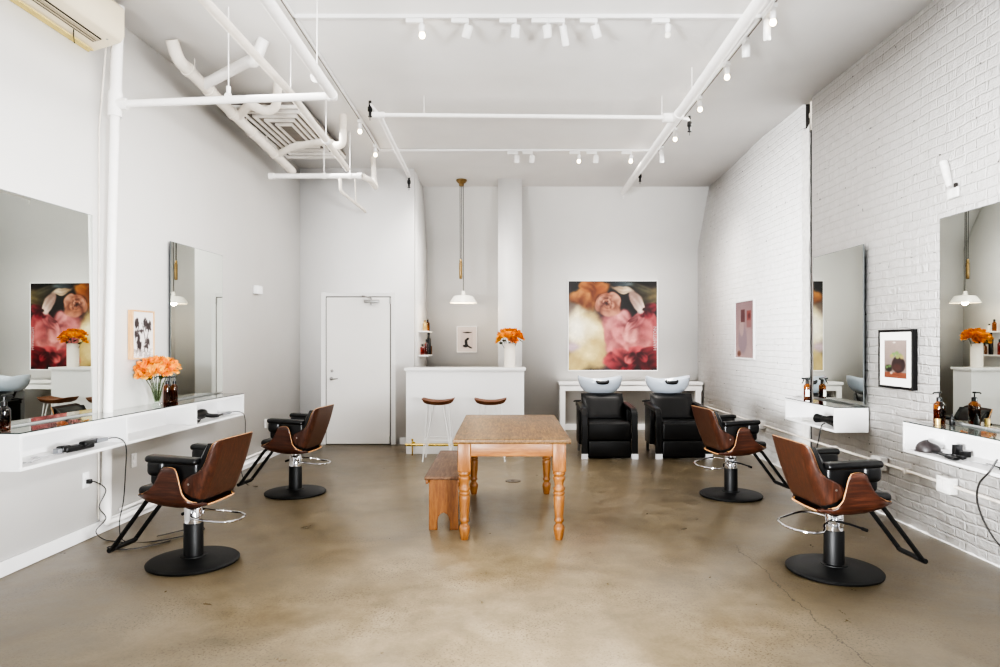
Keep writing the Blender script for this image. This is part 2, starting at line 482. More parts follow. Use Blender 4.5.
tag(obj('pipe_stub', b, M['pipe_old']), 'old pale pipe stub inside the dark hole at top of the brick wall chase', 'pipe')
# door wall, alcove and sloping back wall
b = MB(); b.box(LX(YD)-.3, -1.35, YD, YD+.12, 0, 4.3); struct('wall_door', b, M['wall2'], angle=0)
b = MB(); b.box(-1.47, -1.35, YD+.12, 12.0, 0, 4.3); struct('wall_alcove', b, M['wall'], angle=0)
b = MB(); b.prism([(YB, 0), (YB, 3.12), (10.9, 4.08), (10.9, 4.3), (12.0, 4.3), (12.0, 0)], 'X', -1.35, RXW)
struct('wall_back', b, M['wall'], angle=0)
b = MB(); b.box(-.109, .266, 10.43, 11.0, 0, 4.2); b.box(-.05, .2, 11.0, 12.0, 0, 4.2); struct('wall_pillar', b, M['wall2'], angle=0)
# baseboards
b = MB(); b.prism([(LX(YF)+.001, YF), (LX(9.88)+.001, 9.88), (LX(9.88)+.018, 9.88), (LX(YF)+.018, YF)], 'Z', 0, .1)
struct('baseboard_left', b, M['lacquer'], bevel=.004)
b = MB(); b.box(LX(YD)+.02, -2.78, YD-.016, YD-.001, 0, .1); b.box(-1.56, -1.351, YD-.016, YD-.001, 0, .1); struct('baseboard_door', b, M['lacquer'], bevel=.004)
b = MB(); b.box(.27, RXW-.002, YB-.018, YB-.001, 0, .1); struct('baseboard_back', b, M['lacquer'], bevel=.004)
# rough edge of fallen plaster where brick meets the floor and ceiling
random.seed(11)
b = MB(); rows = [[], [], []]
for i in range(150):
    y = 3.0+8.5*i/149
    d = .001+random.random()*.006; h = .001+random.random()*.014
    rows[0].append((RXW-d-.004, y, .0)); rows[1].append((RXW-d*.6, y, h*.5)); rows[2].append((RXW+.004, y, h+.008))
b.grid(rows); struct('baseboard_right', b, M['plaster'])

# ---------------------------------------------------------------- door
XL = (327-VX)*YD/F; XR = (390-VX)*YD/F; ZT = H+(VY-297.5)*YD/F
b = MB(); b.box(XL, XR, YD-.03, YD-.004, .012, ZT)
dr = struct('door_1', b, M['door'], bevel=.003)
b = MB(); b.box(XL-.012, XL-.001, YD-.012, YD-.002, 0, ZT+.012); b.box(XR+.001, XR+.016, YD-.012, YD-.002, 0, ZT+.012); b.box(XL-.012, XR+.016, YD-.012, YD-.002, ZT+.001, ZT+.014); b.box(XL, XR, YD-.012, YD-.002, .001, .011)
obj('shadow_gap', b, M['gap'], dr)
b = MB()
fx0, fx1, fz = XL-.085, XR+.085, ZT+.075
b.box(fx0, XL-.014, YD-.022, YD-.002, 0, fz); b.box(XR+.018, fx1, YD-.022, YD-.002, 0, fz); b.box(XL-.014, XR+.018, YD-.022, YD-.002, ZT+.016, fz)
struct('trim_3', b, M['wall2'], bevel=.003)
b = MB(); hx = XL+.075; hz = H-(378.5-VY)*YD/F
b.lathe([(.026, 0), (.026, .008), (.02, .012)], (hx, YD-.03, hz), 20, rot=RX(PI/2)); b.tube([(hx, YD-.035, hz), (hx, YD-.085, hz)], .009, 10)
b.tube([(hx, YD-.085, hz), (hx+.05, YD-.088, hz-.004), (hx+.11, YD-.085, hz+.004)], [.011, .010, .008], 10)
obj('door_handle', b, M['steel'], dr)
b = MB(); b.lathe([(.022, 0), (.022, .01), (.012, .014)], (hx+.01, YD-.03, hz+.115), 18, rot=RX(PI/2)); obj('deadbolt', b, M['steel'], dr)
cx = (372.5-VX)*YD/F; cz = ZT-.06
b = MB(); b.rbox(cx-.11, cx+.11, YD-.085, YD-.031, cz-.022, cz+.022, .008)
b.lathe([(.022, 0), (.022, .03)], (cx, YD-.05, cz-.055), 14)
b.tube([(cx, YD-.06, cz+.02), (cx, YD-.06, cz+.045)], .014, 10)
b.tube([(cx, YD-.06, cz+.045), (cx-.12, YD-.14, cz+.075)], .010, 8); b.tube([(cx-.12, YD-.14, cz+.075), (cx-.115, YD-.02, cz+.08)], .010, 8)
obj('door_closer', b, M['steel'], dr)
for z in (.08, ZT-.05):
    b = MB(); b.tube([(XR+.006, YD-.034, z-.045), (XR+.006, YD-.034, z+.045)], .011, 10); obj('hinge', b, M['steel'], dr)

# ---------------------------------------------------------------- pictures
def smooth(a, b_, x):
    t = max(0, min(1, (x-a)/(b_-a))); return t*t*(3-2*t)
_h = {}
def vn(x, y, s=0):
    def hsh(i, j):
        k = (i, j, s)
        if k not in _h:
            r = random.Random(i*7349+j*9151+s*131); _h[k] = r.random()
        return _h[k]
    i, j = math.floor(x), math.floor(y); u, v = x-i, y-j; u = u*u*(3-2*u); v = v*v*(3-2*v)
    return (hsh(i, j)*(1-u)+hsh(i+1, j)*u)*(1-v)+(hsh(i, j+1)*(1-u)+hsh(i+1, j+1)*u)*v
def fbm(x, y, s=0): return .5*vn(x, y, s)+.3*vn(2.1*x, 2.1*y, s+1)+.2*vn(4.3*x, 4.3*y, s+2)
def lerp(a, b_, t): return tuple(p+(q-p)*t for p, q in zip(a, b_))
def blob(c, u, v, cx, cy, rx, ry, col, soft=.25, s=0, wob=.35, ang=0):
    ca, sa = math.cos(ang), math.sin(ang)
    du, dv = u-cx, v-cy; du, dv = du*ca+dv*sa, -du*sa+dv*ca
    d = math.hypot(du/rx, dv/ry)+(fbm(u*7, v*7, s)-.5)*wob
    return lerp(c, col, 1-smooth(1-soft, 1+soft, d))
def petal(c, u, v, cx, cy, rx, ry, ang, lo, hi, s=0, soft=.16, op=.95, wob=.28, dirn=1):
    ca, sa = math.cos(ang), math.sin(ang)
    du, dv = u-cx, v-cy; x, y = (du*ca+dv*sa)/rx, (-du*sa+dv*ca)/ry
    e = math.hypot(x, y)
    if e > 1.7: return c
    e += (fbm(u*9+s, v*9, s)-.5)*wob*1.6
    t = smooth(-1.0, 1.0, dirn*x+.5*(fbm(u*16, v*16, s+3)-.5)+.22*math.sin(y*7+s))
    pc = lerp(lo, hi, t)
    return lerp(c, pc, op*(1-smooth(1-soft, 1+soft, e)))
def flower(c, u, v, cx, cy, rx, ry, lo, mid, hi, s, rings=4, n0=5):
    if math.hypot((u-cx)/rx, (v-cy)/ry) > 1.6: return c
    c = blob(c, u, v, cx, cy, rx*.95, ry*.95, lo, .3, s, .5)
    for k in range(rings, 0, -1):
        R = k/rings; m = n0+k
        for q in range(m):
            a = 2*PI*q/m+s*1.7+k*1.1+.5*math.sin(q*3.7+s)
            pr = .42+.14*math.sin(q*5.1+k*2+s)
            px, py = cx+math.cos(a)*rx*R*.62, cy+math.sin(a)*ry*R*.62
            h = lerp(mid, hi, .5+.5*math.sin(q*2.9+k+s))
            c = petal(c, u, v, px, py, rx*R*pr, ry*R*pr*1.5, a, lerp(lo, mid, .15+.3*R), h, int(s*7+k*13+q), .14, .85, .3)
    return blob(c, u, v, cx, cy, rx*.1, ry*.1, lo, .5, s, .5)
def floral(u0, v0):
    u = u0+.055*(fbm(u0*3.2, v0*3.2, 201)-.5)*2; v = v0+.055*(fbm(u0*3.2+9, v0*3.2, 202)-.5)*2
    c = lerp((30, 26, 30), (66, 56, 54), fbm(u*5, v*5, 40))
    c = blob(c, u, v, .08, .66, .26, .15, (142, 124, 112), .6, 1, .4)
    c = petal(c, u, v, .93, .84, .16, .10, .3, (74, 66, 50), (156, 142, 102), 2, .4)
    c = petal(c, u, v, .80, .93, .14, .05, -.3, (60, 58, 50), (122, 116, 92), 3, .4)
    c = petal(c, u, v, .62, .96, .12, .035, .0, (60, 70, 78), (120, 130, 134), 22, .4)
    for (x, y, rx, ry, a, q) in ((.16, .84, .09, .15, 1.9, 0), (.33, .92, .14, .08, .2, 1), (.25, .80, .12, .12, 1.2, 2), (.36, .83, .08, .12, .4, 3), (.24, .93, .12, .06, 2.6, 4)):
        c = petal(c, u, v, x, y, rx, ry, a, (140, 76, 26), ((226, 164, 84), (206, 138, 58), (232, 176, 100), (190, 116, 48), (216, 148, 70))[q], 30+q, .25)
    c = blob(c, u, v, .46, .50, .13, .22, (92, 56, 62), .5, 6, .5)
    c = blob(c, u, v, .43, .20, .13, .28, (92, 74, 80), .5, 7, .5)
    for (x, y, rx, ry, a, q) in ((.12, .54, .16, .12, 1.4, 0), (.30, .50, .12, .17, .5, 1), (.10, .36, .14, .18, 3.0, 2), (.34, .36, .11, .16, .2, 3), (.22, .42, .15, .16, 1.1, 4), (.12, .14, .16, .14, 4.2, 5), (.30, .16, .14, .17, 5.3, 6), (.20, .25, .14, .14, 4.7, 7), (.06, .08, .1, .1, 4, 8)):
        c = petal(c, u, v, x, y, rx, ry, a, (206, 184, 122), ((246, 234, 184), (226, 206, 142), (250, 240, 204), (232, 214, 152), (252, 244, 212), (226, 208, 140), (214, 192, 126), (240, 226, 170), (222, 202, 140))[q], 50+q, .4, .9)
    c = blob(c, u, v, .08, .46, .13, .16, (252, 247, 230), .7, 9, .4)  # white glare off the picture, painted into its colours
    c = blob(c, u, v, .03, .25, .07, .05, (206, 184, 192), .6, 10)
    # big pink rose: long folded petals wrapped round a centre high on the right
    lo = (112, 48, 56)
    for (x, y, rx, ry, a, hi, q) in ((.70, .36, .27, .30, 4.4, (196, 112, 114), 0), (.92, .40, .10, .26, .0, (178, 88, 94), 1), (.52, .40, .12, .26, 3.3, (204, 128, 128), 2), (.84, .34, .17, .20, 5.6, (214, 132, 130), 3), (.62, .30, .20, .17, 4.1, (218, 146, 142), 4),
            (.56, .52, .13, .17, 2.7, (222, 152, 150), 5), (.90, .54, .11, .12, .4, (192, 100, 104), 6), (.76, .36, .20, .15, 4.9, (228, 160, 152), 7), (.64, .46, .15, .14, 3.6, (224, 150, 148), 8), (.84, .48, .13, .11, 5.9, (216, 136, 134), 9),
            (.72, .47, .14, .10, 4.6, (230, 168, 160), 10), (.63, .58, .11, .08, 2.4, (228, 164, 160), 11), (.78, .57, .13, .07, .6, (206, 130, 130), 12), (.71, .54, .10, .055, 4.0, (222, 154, 150), 13), (.72, .59, .07, .03, .3, (160, 98, 100), 14)):
        c = petal(c, u, v, x, y, rx, ry, a, lerp(lo, hi, .25), hi, 70+q, .16, .92, .25)
    for (x, y, rx, ry, a, hi, q) in ((.52, .10, .13, .10, 3.4, (196, 84, 92), 0), (.68, .06, .15, .09, 4.4, (188, 72, 82), 1), (.60, .16, .12, .10, 2.4, (212, 108, 110), 2), (.76, .17, .13, .09, 1.2, (206, 100, 104), 3), (.90, .18, .11, .10, .6, (160, 52, 62), 4), (.86, .06, .13, .08, 5.2, (142, 44, 54), 5), (.97, .08, .07, .10, .2, (170, 64, 70), 6), (.70, .13, .08, .06, 3.9, (224, 130, 128), 7), (.84, .13, .08, .05, 5.5, (186, 78, 86), 8)):
        c = petal(c, u, v, x, y, rx, ry, a, (84, 30, 38), hi, 100+q, .18, .92, .35)
    for (x, y, rx, ry, a, q) in ((.86, .66, .07, .06, 2.5, 0), (.95, .70, .06, .07, .4, 1), (.91, .63, .06, .05, 5, 2)):
        c = petal(c, u, v, x, y, rx, ry, a, (84, 22, 34), (168, 62, 76), 130+q, .25)
    c = flower(c, u, v, .45, .75, .125, .115, (82, 40, 36), (196, 134, 104), (226, 178, 150), 1.8, 3, 4)
    c = petal(c, u, v, .62, .895, .13, .04, -.18, (176, 150, 122), (232, 216, 188), 140, .2)
    c = petal(c, u, v, .78, .76, .125, .075, -.95, (172, 142, 130), (226, 208, 194), 141, .16)
    c = blob(c, u, v, .87, .69, .03, .02, (70, 44, 44), .4, 21)
    g = .5*max(0, fbm(u0*18, v0*18, 300)-.5)
    return tuple(q*(1+g*.4-.05) for q in c)
def print_pink(u, v):
    c = lerp((176, 150, 148), (150, 122, 124), v+.4*(fbm(u*5, v*7, 60)-.5))
    c = blob(c, u, v, .42, .32, .24, .26, (146, 126, 134), .2, 61, .2); c = blob(c, u, v, .36, .55, .12, .16, (172, 146, 142), .2, 62, .2)
    if .30 < u < .55 and .64 < v < .86: c = lerp(c, (96, 44, 50), .8)
    if .64 < u < .88 and .54 < v < .84: c = lerp(c, (150, 62, 58), .75 if (v > .66) else .35)
    c = blob(c, u, v, .78, .74, .07, .05, (110, 26, 32), .4, 64)
    c = blob(c, u, v, .22, .07, .1, .05, (128, 84, 66), .4, 65)
    return c
def print_still(u, v):
    c = lerp((128, 112, 104), (158, 140, 130), v*.8+.3*fbm(u*5, v*5, 70))
    if v < .16: c = lerp((120, 62, 40), (160, 92, 56), fbm(u*3, v*30, 71))
    c = blob(c, u, v, .64, .36, .30, .22, (62, 42, 42), .12, 72, .1); c = blob(c, u, v, .58, .28, .2, .1, (86, 52, 46), .4, 73)
    for q, (x, y) in enumerate(((.42, .62), (.58, .66), (.72, .60), (.6, .56), (.34, .58), (.8, .56))): c = blob(c, u, v, x, y, .085, .05, (110+10*q, 146, 84), .4, 74+q)
    c = blob(c, u, v, .2, .25, .16, .1, (52, 44, 36), .3, 82)
    for q, (x, y) in enumerate(((.12, .28), (.24, .31))): c = blob(c, u, v, x, y, .06, .035, (92, 124, 66), .4, 83+q)
    c = blob(c, u, v, .32, .13, .06, .03, (190, 160, 140), .4, 86); c = blob(c, u, v, .46, .94, .07, .012, (220, 210, 200), .5, 87)
    return c
def print_botanical(u, v):
    c = (226, 220, 216)
    for q, (x, y, rx, ry) in enumerate(((.16, .76, .13, .10), (.62, .74, .20, .12), (.76, .68, .14, .12), (.40, .58, .13, .06), (.13, .52, .09, .1), (.26, .36, .1, .16), (.33, .26, .09, .12), (.70, .36, .14, .1), (.66, .24, .12, .06))):
        du, dv = (u-x)/rx, (v-y)/ry; d = math.hypot(du, dv)+(fbm(u*16, v*10, 90+q)-.5)*1.5
        c = lerp(c, (62, 48, 50), .9*(1-smooth(.75, 1.0, d)))
    for x in (.22, .3, .55, .72):
        if abs(u-x-.05*math.sin(v*9+x*20)) < .022 and .12 < v < .7: c = lerp(c, (70, 56, 58), .8)
    if v < .2: c = lerp(c, (150, 142, 138), .6*(fbm(u*12, v*20, 99) > .5))
    return c
def print_figure(u, v):
    c = (214, 202, 196)
    if .18 < u < .80 and .14 < v < .86: c = (206, 192, 187)
    d = math.hypot((u-.52)/.24, (v-.775)/.028); c = lerp(c, (34, 26, 26), 1-smooth(.8, 1.15, d))
    for (x, y, rx, ry, a) in ((.46, .36, .075, .15, .25), (.52, .50, .10, .05, .5), (.45, .24, .13, .06, .1), (.64, .19, .13, .035, -.35), (.34, .24, .06, .04, 0)):
        c = blob(c, u, v, x, y, rx, ry, (38, 32, 31), .2, int(x*100), .25, a)
    return c

def picture(name, label, cat, loc, rz, w, h, depth, fr, fmat, fn, nx, ny, mat_w=0, art='artp', group=None, inset=.006):
    # local: faces -Y, u to +X; back face at y=0
    t = thing(name, label, cat, loc, rz, group)
    b = MB()
    b.box(-w/2, -w/2+fr, -depth, 0, 0, h); b.box(w/2-fr, w/2, -depth, 0, 0, h)
    b.box(-w/2+fr, w/2-fr, -depth, 0, 0, fr); b.box(-w/2+fr, w/2-fr, -depth, 0, h-fr, h)
    obj('frame', b, fmat, t, bevel=.002)
    yb = -depth+inset
    if mat_w:
        b = MB(); b.box(-w/2+fr, w/2-fr, yb, -.002, fr, h-fr); obj('mount_board', b, M['paper'], t)
        yb -= .001
    x0, x1, z0, z1 = -w/2+fr+mat_w, w/2-fr-mat_w, fr+mat_w, h-fr-mat_w
    vs = []; cols = []
    for j in range(ny+1):
        for i in range(nx+1):
            u, v = i/nx, j/ny
            vs.append((x0+(x1-x0)*u, yb, z0+(z1-z0)*v)); c = fn(u, v); cols.append(S(*[max(0, min(255, 255*((max(0, sum(c)/3+(q-sum(c)/3)*(.84 if art == 'art' else .78)))/255)**(1.5 if art == 'art' else 1.3))) for q in c]))
    b = MB(); b.add(vs, [(j*(nx+1)+i, j*(nx+1)+i+1, (j+1)*(nx+1)+i+1, (j+1)*(nx+1)+i) for j in range(ny) for i in range(nx)])
    o = obj('artwork', b, M[art], t, angle=0, fix=False)
    ca = o.data.color_attributes.new('paint', 'FLOAT_COLOR', 'POINT')
    flat = [q for c in cols for q in c]
    ca.data.foreach_set('color', flat)
    return t
YP = YB-.003
pw = (657.5-567.5)*YB/F; pz0 = H-(371-VY)*YB/F; ph = (371-280.5)*YB/F
pt = picture('painting', 'large floral painting of pink and yellow roses in thin white frame on back wall', 'painting', ((612.5-VX)*YB/F, YP, pz0), 0, pw, ph, .035, .016, M['lacquer'], floral, 130, 130, 0, 'art', inset=.004)
# pale lettering up the right edge of the painting
fc = bpy.data.curves.new('lettering', 'FONT'); fc.body = 'HAMPTON'; fc.size = .085; fc.align_x = 'CENTER'; fc.extrude = .0005
fo = bpy.data.objects.new('lettering', fc); COL.objects.link(fo)
bpy.context.view_layer.update()
me = bpy.data.meshes.new_from_object(fo.evaluated_get(bpy.context.evaluated_depsgraph_get())); bpy.data.objects.remove(fo)
fo = bpy.data.objects.new('lettering', me); COL.objects.link(fo); me.materials.clear(); me.materials.append(plain('faded_white_ink', S(150, 138, 140), .6)); fo.parent = pt
fo.rotation_euler = (PI/2, -PI/2, 0); fo.location = (pw/2-.020, -.0325, ph*.36); fo['label'] = 'pale vertical lettering at the edge of the print'
picture('framed_print', 'small white-framed print of a dark kneeling figure hung in the bar alcove', 'picture', ((467-VX)*YB/F, YP, H-(352.5-VY)*YB/F), 0, 20.5*YB/F, 26.3*YB/F, .03, .012, M['lacquer'], print_figure, 44, 56, .0)
picture('framed_print', 'small botanical print in pale oak box frame on the left wall between two mirrors', 'picture', (LX(5.83)+.003, 5.83, 1.37), PI/2-WA, .33, .425, .045, .014, M['framewood'], print_botanical, 60, 80, 0, inset=.008)
picture('framed_print', 'narrow white-framed print in dusky pink tones on the brick wall near the corner', 'picture', (RXW-.006, 9.22, 1.285), -PI/2, .72, .81, .035, .018, M['lacquer'], print_pink, 60, 70)
picture('framed_print', 'black-framed still life print with wide white mount between two brick wall mirrors', 'picture', (RXW-.006, 5.64, 1.125), -PI/2, .50, .50, .04, .022, M['black'], print_still, 56, 56, .068)

# ---------------------------------------------------------------- mirrors
def mirror(label, loc, rz, w, h, d=.028):
    t = thing('wall_mirror', label, 'mirror', loc, rz, 'frameless salon mirrors')
    b = MB(); b.box(-w/2+.06, w/2-.06, -d+.009, 0, 0.02, h-.06); obj('backing', b, M['mirror_edge'], t)
    b = MB(); b.box(-w/2, w/2, -d, -d+.009, 0, h); obj('glass_edge', b, M['mirror_edge'], t)
    b = MB(); b.add([(-w/2+.004, -d-.001, .004), (w/2-.004, -d-.001, .004), (w/2-.004, -d-.001, h-.004), (-w/2+.004, -d-.001, h-.004)], [(0, 1, 2, 3)])
    obj('mirror_glass', b, M['mirror'], t, angle=0, fix=False)
    return t
ml = 1.06
mirror('tall frameless mirror on the left wall nearest the camera, standing on the white shelf', (LX(5.17-ml/2)+.002, 5.17-ml/2, .972), PI/2-WA, ml, 1.53)
mirror('tall frameless mirror on the left wall beside the botanical print and orange roses', (LX(6.82)+.002, 6.82, .972), PI/2-WA, 1.06, 1.50)
mirror('tall frameless mirror on the brick wall nearest the camera at right edge', (RXW-.012, 5.055-.53, .935), -PI/2, 1.06, 1.52, .034)
mirror('tall frameless mirror on the brick wall beside the rough plaster chase', (RXW-.012, 6.63, .935), -PI/2, 1.0, 1.485, .034)

# ---------------------------------------------------------------- wall shelves
def shelf(label, loc, rz, L, D, z0, z1, divs, brk=None):
    # local: wall at y=0, comes out to -D, runs along X from 0 to L; open to the room
    t = thing('wall_shelf', label, 'shelf', loc, rz)
    th = .022
    b = MB(); b.box(0, L, -D, 0, z1-th, z1); obj('top_board', b, M['lacquer'], t, bevel=.002)
    b = MB(); b.box(0, L, -D, 0, z0, z0+th); obj('bottom_board', b, M['lacquer'], t, bevel=.002)
    b = MB(); b.box(.0, L, -.014, -.0, z0+th, z1-th); obj('back_panel', b, M['lacquer'], t)
    for x in (0, L-th):
        b = MB(); b.box(x, x+th, -D, -.014, z0+th, z1-th); obj('end_panel', b, M['lacquer'], t, bevel=.001)
    for x in divs:
        b = MB(); b.box(x-.011, x+.011, -D+.001, -.014, z0+th, z1-th); obj('divider', b, M['lacquer'], t, bevel=.001)
    g = .008
    b = MB(); b.box(.004, L-.004, -D+.004, -.002, z1+.0005, z1+g); gl = obj('glass_top', b, M['glass'], t)
    b = MB(); b.box(.002, L-.002, -D+.001, -D+.0035, z1+.0005, z1+g); b.box(.001, .0035, -D+.003, -.002, z1+.0005, z1+g); b.box(L-.0035, L-.001, -D+.003, -.002, z1+.0005, z1+g)
    obj('glass_edge', b, M['glass_edge'], gl)
    return t
ZL = .955
y0, y1 = 4.09, 7.28
shelf('long white wall shelf with three open bays and glass top on left wall', (LX(y0)+.002, y0, 0), PI/2-WA, (y1-y0), .30, .725, ZL, [5.18-y0, 6.25-y0])
ZR = .915
shelf('white wall shelf with glass top under the near brick wall mirror, at right edge', (RXW-.012, 5.06, 0), -PI/2, 1.15, .31, .69, ZR, [])
shelf('short white wall shelf with glass top under the far brick wall mirror', (RXW-.012, 7.19, 0), -PI/2, 1.085, .31, .69, ZR, [])
ZLt, ZRt = ZL+.009, ZR+.009
ZLi, ZRi = .725+.0225, .69+.0225

# ---------------------------------------------------------------- bottles
def bottle_parts(t, r, hb, body='amber', liq=True, trigger=False, paper=False, d=1):
    b = MB()
    prof = [(r*.9, 0), (r, .006), (r, hb*.80), (r*.93, hb*.88), (r*.6, hb*.96), (r*.42, hb), (r*.42, hb+.018)]
    b.lathe(prof, seg=24); bt = obj('bottle_body', b, M[body], t)
    if liq:
        b = MB(); b.lathe([(r*.86, .004), (r*.94, .008), (r*.94, hb*.62), (r*.9, hb*.63)], seg=20); obj('contents', b, M['liquid'], bt)
    if paper:
        b = MB(); rr = r+.0008; rows = []
        for z in (hb*.12, hb*.58): rows.append([(rr*math.cos(a), rr*math.sin(a), z) for a in [(-.95+1.2*k/8)*d-PI/2 for k in range(9)]])
        b.grid(rows); obj('paper_label', b, M['paper'], bt)
    if trigger:
        b = MB(); z = hb+.018
        b.lathe([(r*.55, -.02), (r*.55, .012), (r*.4, .02)], (0, 0, z), 14)
        b.rbox(-.022*d-.014, -.022*d+.036, -.013, .013, z+.018, z+.046, .008) if d < 0 else b.rbox(-.036+.014, .022+.014, -.013, .013, z+.018, z+.046, .008)
        b.tube([(-.02*d, 0, z+.034), (-.058*d, 0, z+.036)], .009, 10)
        b.tube([(-.034*d, 0, z+.026), (-.044*d, 0, z+.0), (-.056*d, 0, z-.018)], .006, 8)
        obj('spray_trigger', b, M['plastic'], t)
    else:
        b = MB(); z = hb+.012
        b.lathe([(r*.5, -.012), (r*.5, .014), (r*.3, .018)], (0, 0, z), 16); b.tube([(0, 0, z+.016), (0, 0, z+.045)], .005, 8)
        b.lathe([(.014, .045), (.015, .052), (.011, .058)], (0, 0, z), 14); b.tube([(0, 0, z+.051), (-.04*d, 0, z+.050), (-.047*d, 0, z+.042)], .0055, 8)
        obj('pump', b, M['plastic'], t)
def pump_bottle(label, loc, r, hb, rz=0, **kw):
    t = thing('spray_bottle' if kw.get('trigger') else 'pump_bottle', label, 'bottle', loc, rz, 'amber bottles on the mirror shelves'); bottle_parts(t, r, hb, **kw); return t
p = P(4.0, 432, 4.19)
pump_bottle('amber pump bottle at the near end of the left shelf, cut by photo edge', (p.x, p.y, ZLt), .036, .155, .3, d=-1)
p = P(167.2, 402.5, 6.2); pump_bottle('amber pump bottle touching the clear vase of roses on left shelf', (p.x, p.y, ZLt), .031, .165, .9)
p = P(174.3, 402, 6.25); pump_bottle('amber pump bottle second from the glass vase of roses on left shelf', (p.x, p.y, ZLt), .031, .165, -.6)
pump_bottle('amber pump bottle on the near brick wall shelf at right', (3.165, 4.86, ZRt), .039, .165, 0)
pump_bottle('amber spray bottle with black trigger on the far brick wall shelf', (3.212, 7.09, ZRt), .036, .155, 0, trigger=True, paper=True)
b = MB(); b.lathe([(.015, 0), (.018, .003), (.018, .03), (.02, .031), (.02, .042), (.016, .045)], seg=16); o = obj('jar', b, M['gold'], loc=(3.115, 4.80, ZRt)); tag(o, 'tiny gold tin in front of the amber pump bottle on right shelf', 'jar')
t = thing('jar', 'small black dropper jar beside the amber pump bottle on right shelf', 'jar', (3.205, 4.78, ZRt))
b = MB(); b.lathe([(.017, 0), (.019, .003), (.019, .04), (.012, .048)], seg=16); obj('jar_body', b, M['plastic'], t)
b = MB(); b.lathe([(.013, .048), (.013, .062), (.006, .066), (.006, .08)], seg=14); obj('cap', b, M['black'], t)

# ---------------------------------------------------------------- flowers
def rose_mb(R, seed):
    rnd = random.Random(seed); b = MB()
    for ring, (n, rad, op, hh) in enumerate(((3, .26, .15, .62), (4, .45, .32, .66), (5, .64, .5, .62), (6, .82, .72, .52), (7, 1.0, 1.0, .36))):
        for k in range(n):
            a = 2*PI*(k+.5*(ring % 2))/n+rnd.uniform(-.2, .2); hw_ = (2.5/n)*(1.12 if ring < 4 else 1.0); ph_ = rnd.uniform(0, 6); oz = rnd.uniform(-.06, .06)
            rows = []
            for i in range(6):
                s_ = i/5; row = []
                # profile: belly out then roll back at the lip
                rr = rad*(.18+.92*math.sin(s_*PI*.5)**.9)*(1+.22*op*max(0, s_-.7)/.3); z = -.36+(hh+.36+oz)*s_-.16*op*max(0, s_-.7)/.3
                for j in range(7):
                    q = (j-3)/3; wid = hw_*(.55+.45*math.sin(PI*min(1, .15+.75*s_)))
                    aa = a+q*wid; ruf = (.06*math.sin(5*q+ph_)+.04*math.sin(9*q+ph_*2))*s_*(.4+rad)
                    lip = -.16*abs(q)**3*s_
                    r2 = rr*(1-.05*abs(q))+ruf*.5
                    row.append((r2*math.cos(aa), r2*math.sin(aa), z+lip+ruf))
                rows.append(row)
            b.grid(rows)
    return b
ROSES = [rose_mb(1.0, s) for s in range(4)]
def put_rose(label, head, foot, R, mat, group, seed, leafn=0):
    # origin at the stem foot; stem and leaves are parts
    rnd = random.Random(seed)
    t = thing('rose', label, 'flower', foot, 0, group)
    hd = Vector(head)-Vector(foot)
    b = MB(); mid = hd*.55+Vector((0, 0, -.0)); 
    ax = Vector((hd.x*.55, hd.y*.55, hd.z*.8)); 
    pts = [Vector((0, 0, 0)), Vector((hd.x*.35, hd.y*.35, hd.z*.5)), hd]
    b.tube(pts, .0035, 6, smooth=4); obj('stem', b, M['stem'], t)
    b = MB(); src = ROSES[seed % 4]
    d = Vector((hd.x, hd.y, max(.03, hd.z*.4))).normalized(); q = Vector((0, 0, 1)).rotation_difference(d).to_matrix() @ RZ(rnd.uniform(0, 6))
    b.add([hd+q @ (v*R) for v in src.v], src.f); obj('bloom', b, mat, t, angle=0, fix=False)
    for k in range(leafn):
        a = rnd.uniform(0, 2*PI); b = MB(); base = hd*.82; rows = []
        for i in range(5):
            s_ = i/4; w = .022*math.sin(PI*min(1, s_*.9+.08)); c = base+Vector((math.cos(a)*.07*s_, math.sin(a)*.07*s_, .01-.035*s_*s_))
            sd = Vector((-math.sin(a), math.cos(a), 0))*w; rows.append([c-sd, c+Vector((0, 0, -.004)), c+sd])
        b.grid(rows); obj('leaf', b, M['leaf'], t)
    return t
# glass vase on the left shelf
vb = P(157, 405.5, 5.84); vb.z = ZLt
t = thing('glass_vase', 'clear glass vase holding orange roses on the left wall shelf', 'vase', vb)
b = MB(); b.lathe([(.038, 0), (.040, .004), (.036, .016), (.024, .022), (.022, .03), (.034, .075), (.043, .13), (.048, .20)], seg=28, caps=False)
b.lathe([(.0, .001), (.038, .001)], seg=28, caps=False); obj('vase_body', b, M['vaseglass'], t)
b = MB(); b.lathe([(.0205, .032), (.032, .075), (.0405, .125), (.041, .128)], seg=24); obj('water', b, M['water'], t)
sp = [(-.10, -.02, .355, .066), (-.06, .06, .385, .06), (.0, -.03, .395, .062), (.06, .03, .385, .062), (.115, -.02, .325, .062), (-.02, -.085, .295, .082), (.07, -.08, .30, .066), (-.11, .07, .33, .058), (.11, .07, .36, .058), (-.10, -.06, .29, .052), (.01, .06, .36, .06)]
wh = ['at the far left of the bunch', 'upper left of the bunch', 'top centre of the bunch', 'upper right of the bunch', 'at the far right of the bunch', 'low at front left', 'low at front right', 'at back left', 'at back right', 'lowest at left', 'at back centre']
for k, ((x, y, z, R), w_) in enumerate(zip(sp, wh)):
    x, y = (x*.95 if x > 0 else x*.62), y*.8+(x*.9 if x < 0 else x*.3)
    put_rose('orange rose in the clear glass vase, '+w_, vb+Vector((x, y, z)), vb+Vector((x*.12, y*.12, .034+.002*k)), R, M['petal'], 'orange roses in the glass vase', k, 2 if k in (0, 4, 5, 6, 8) else 0)

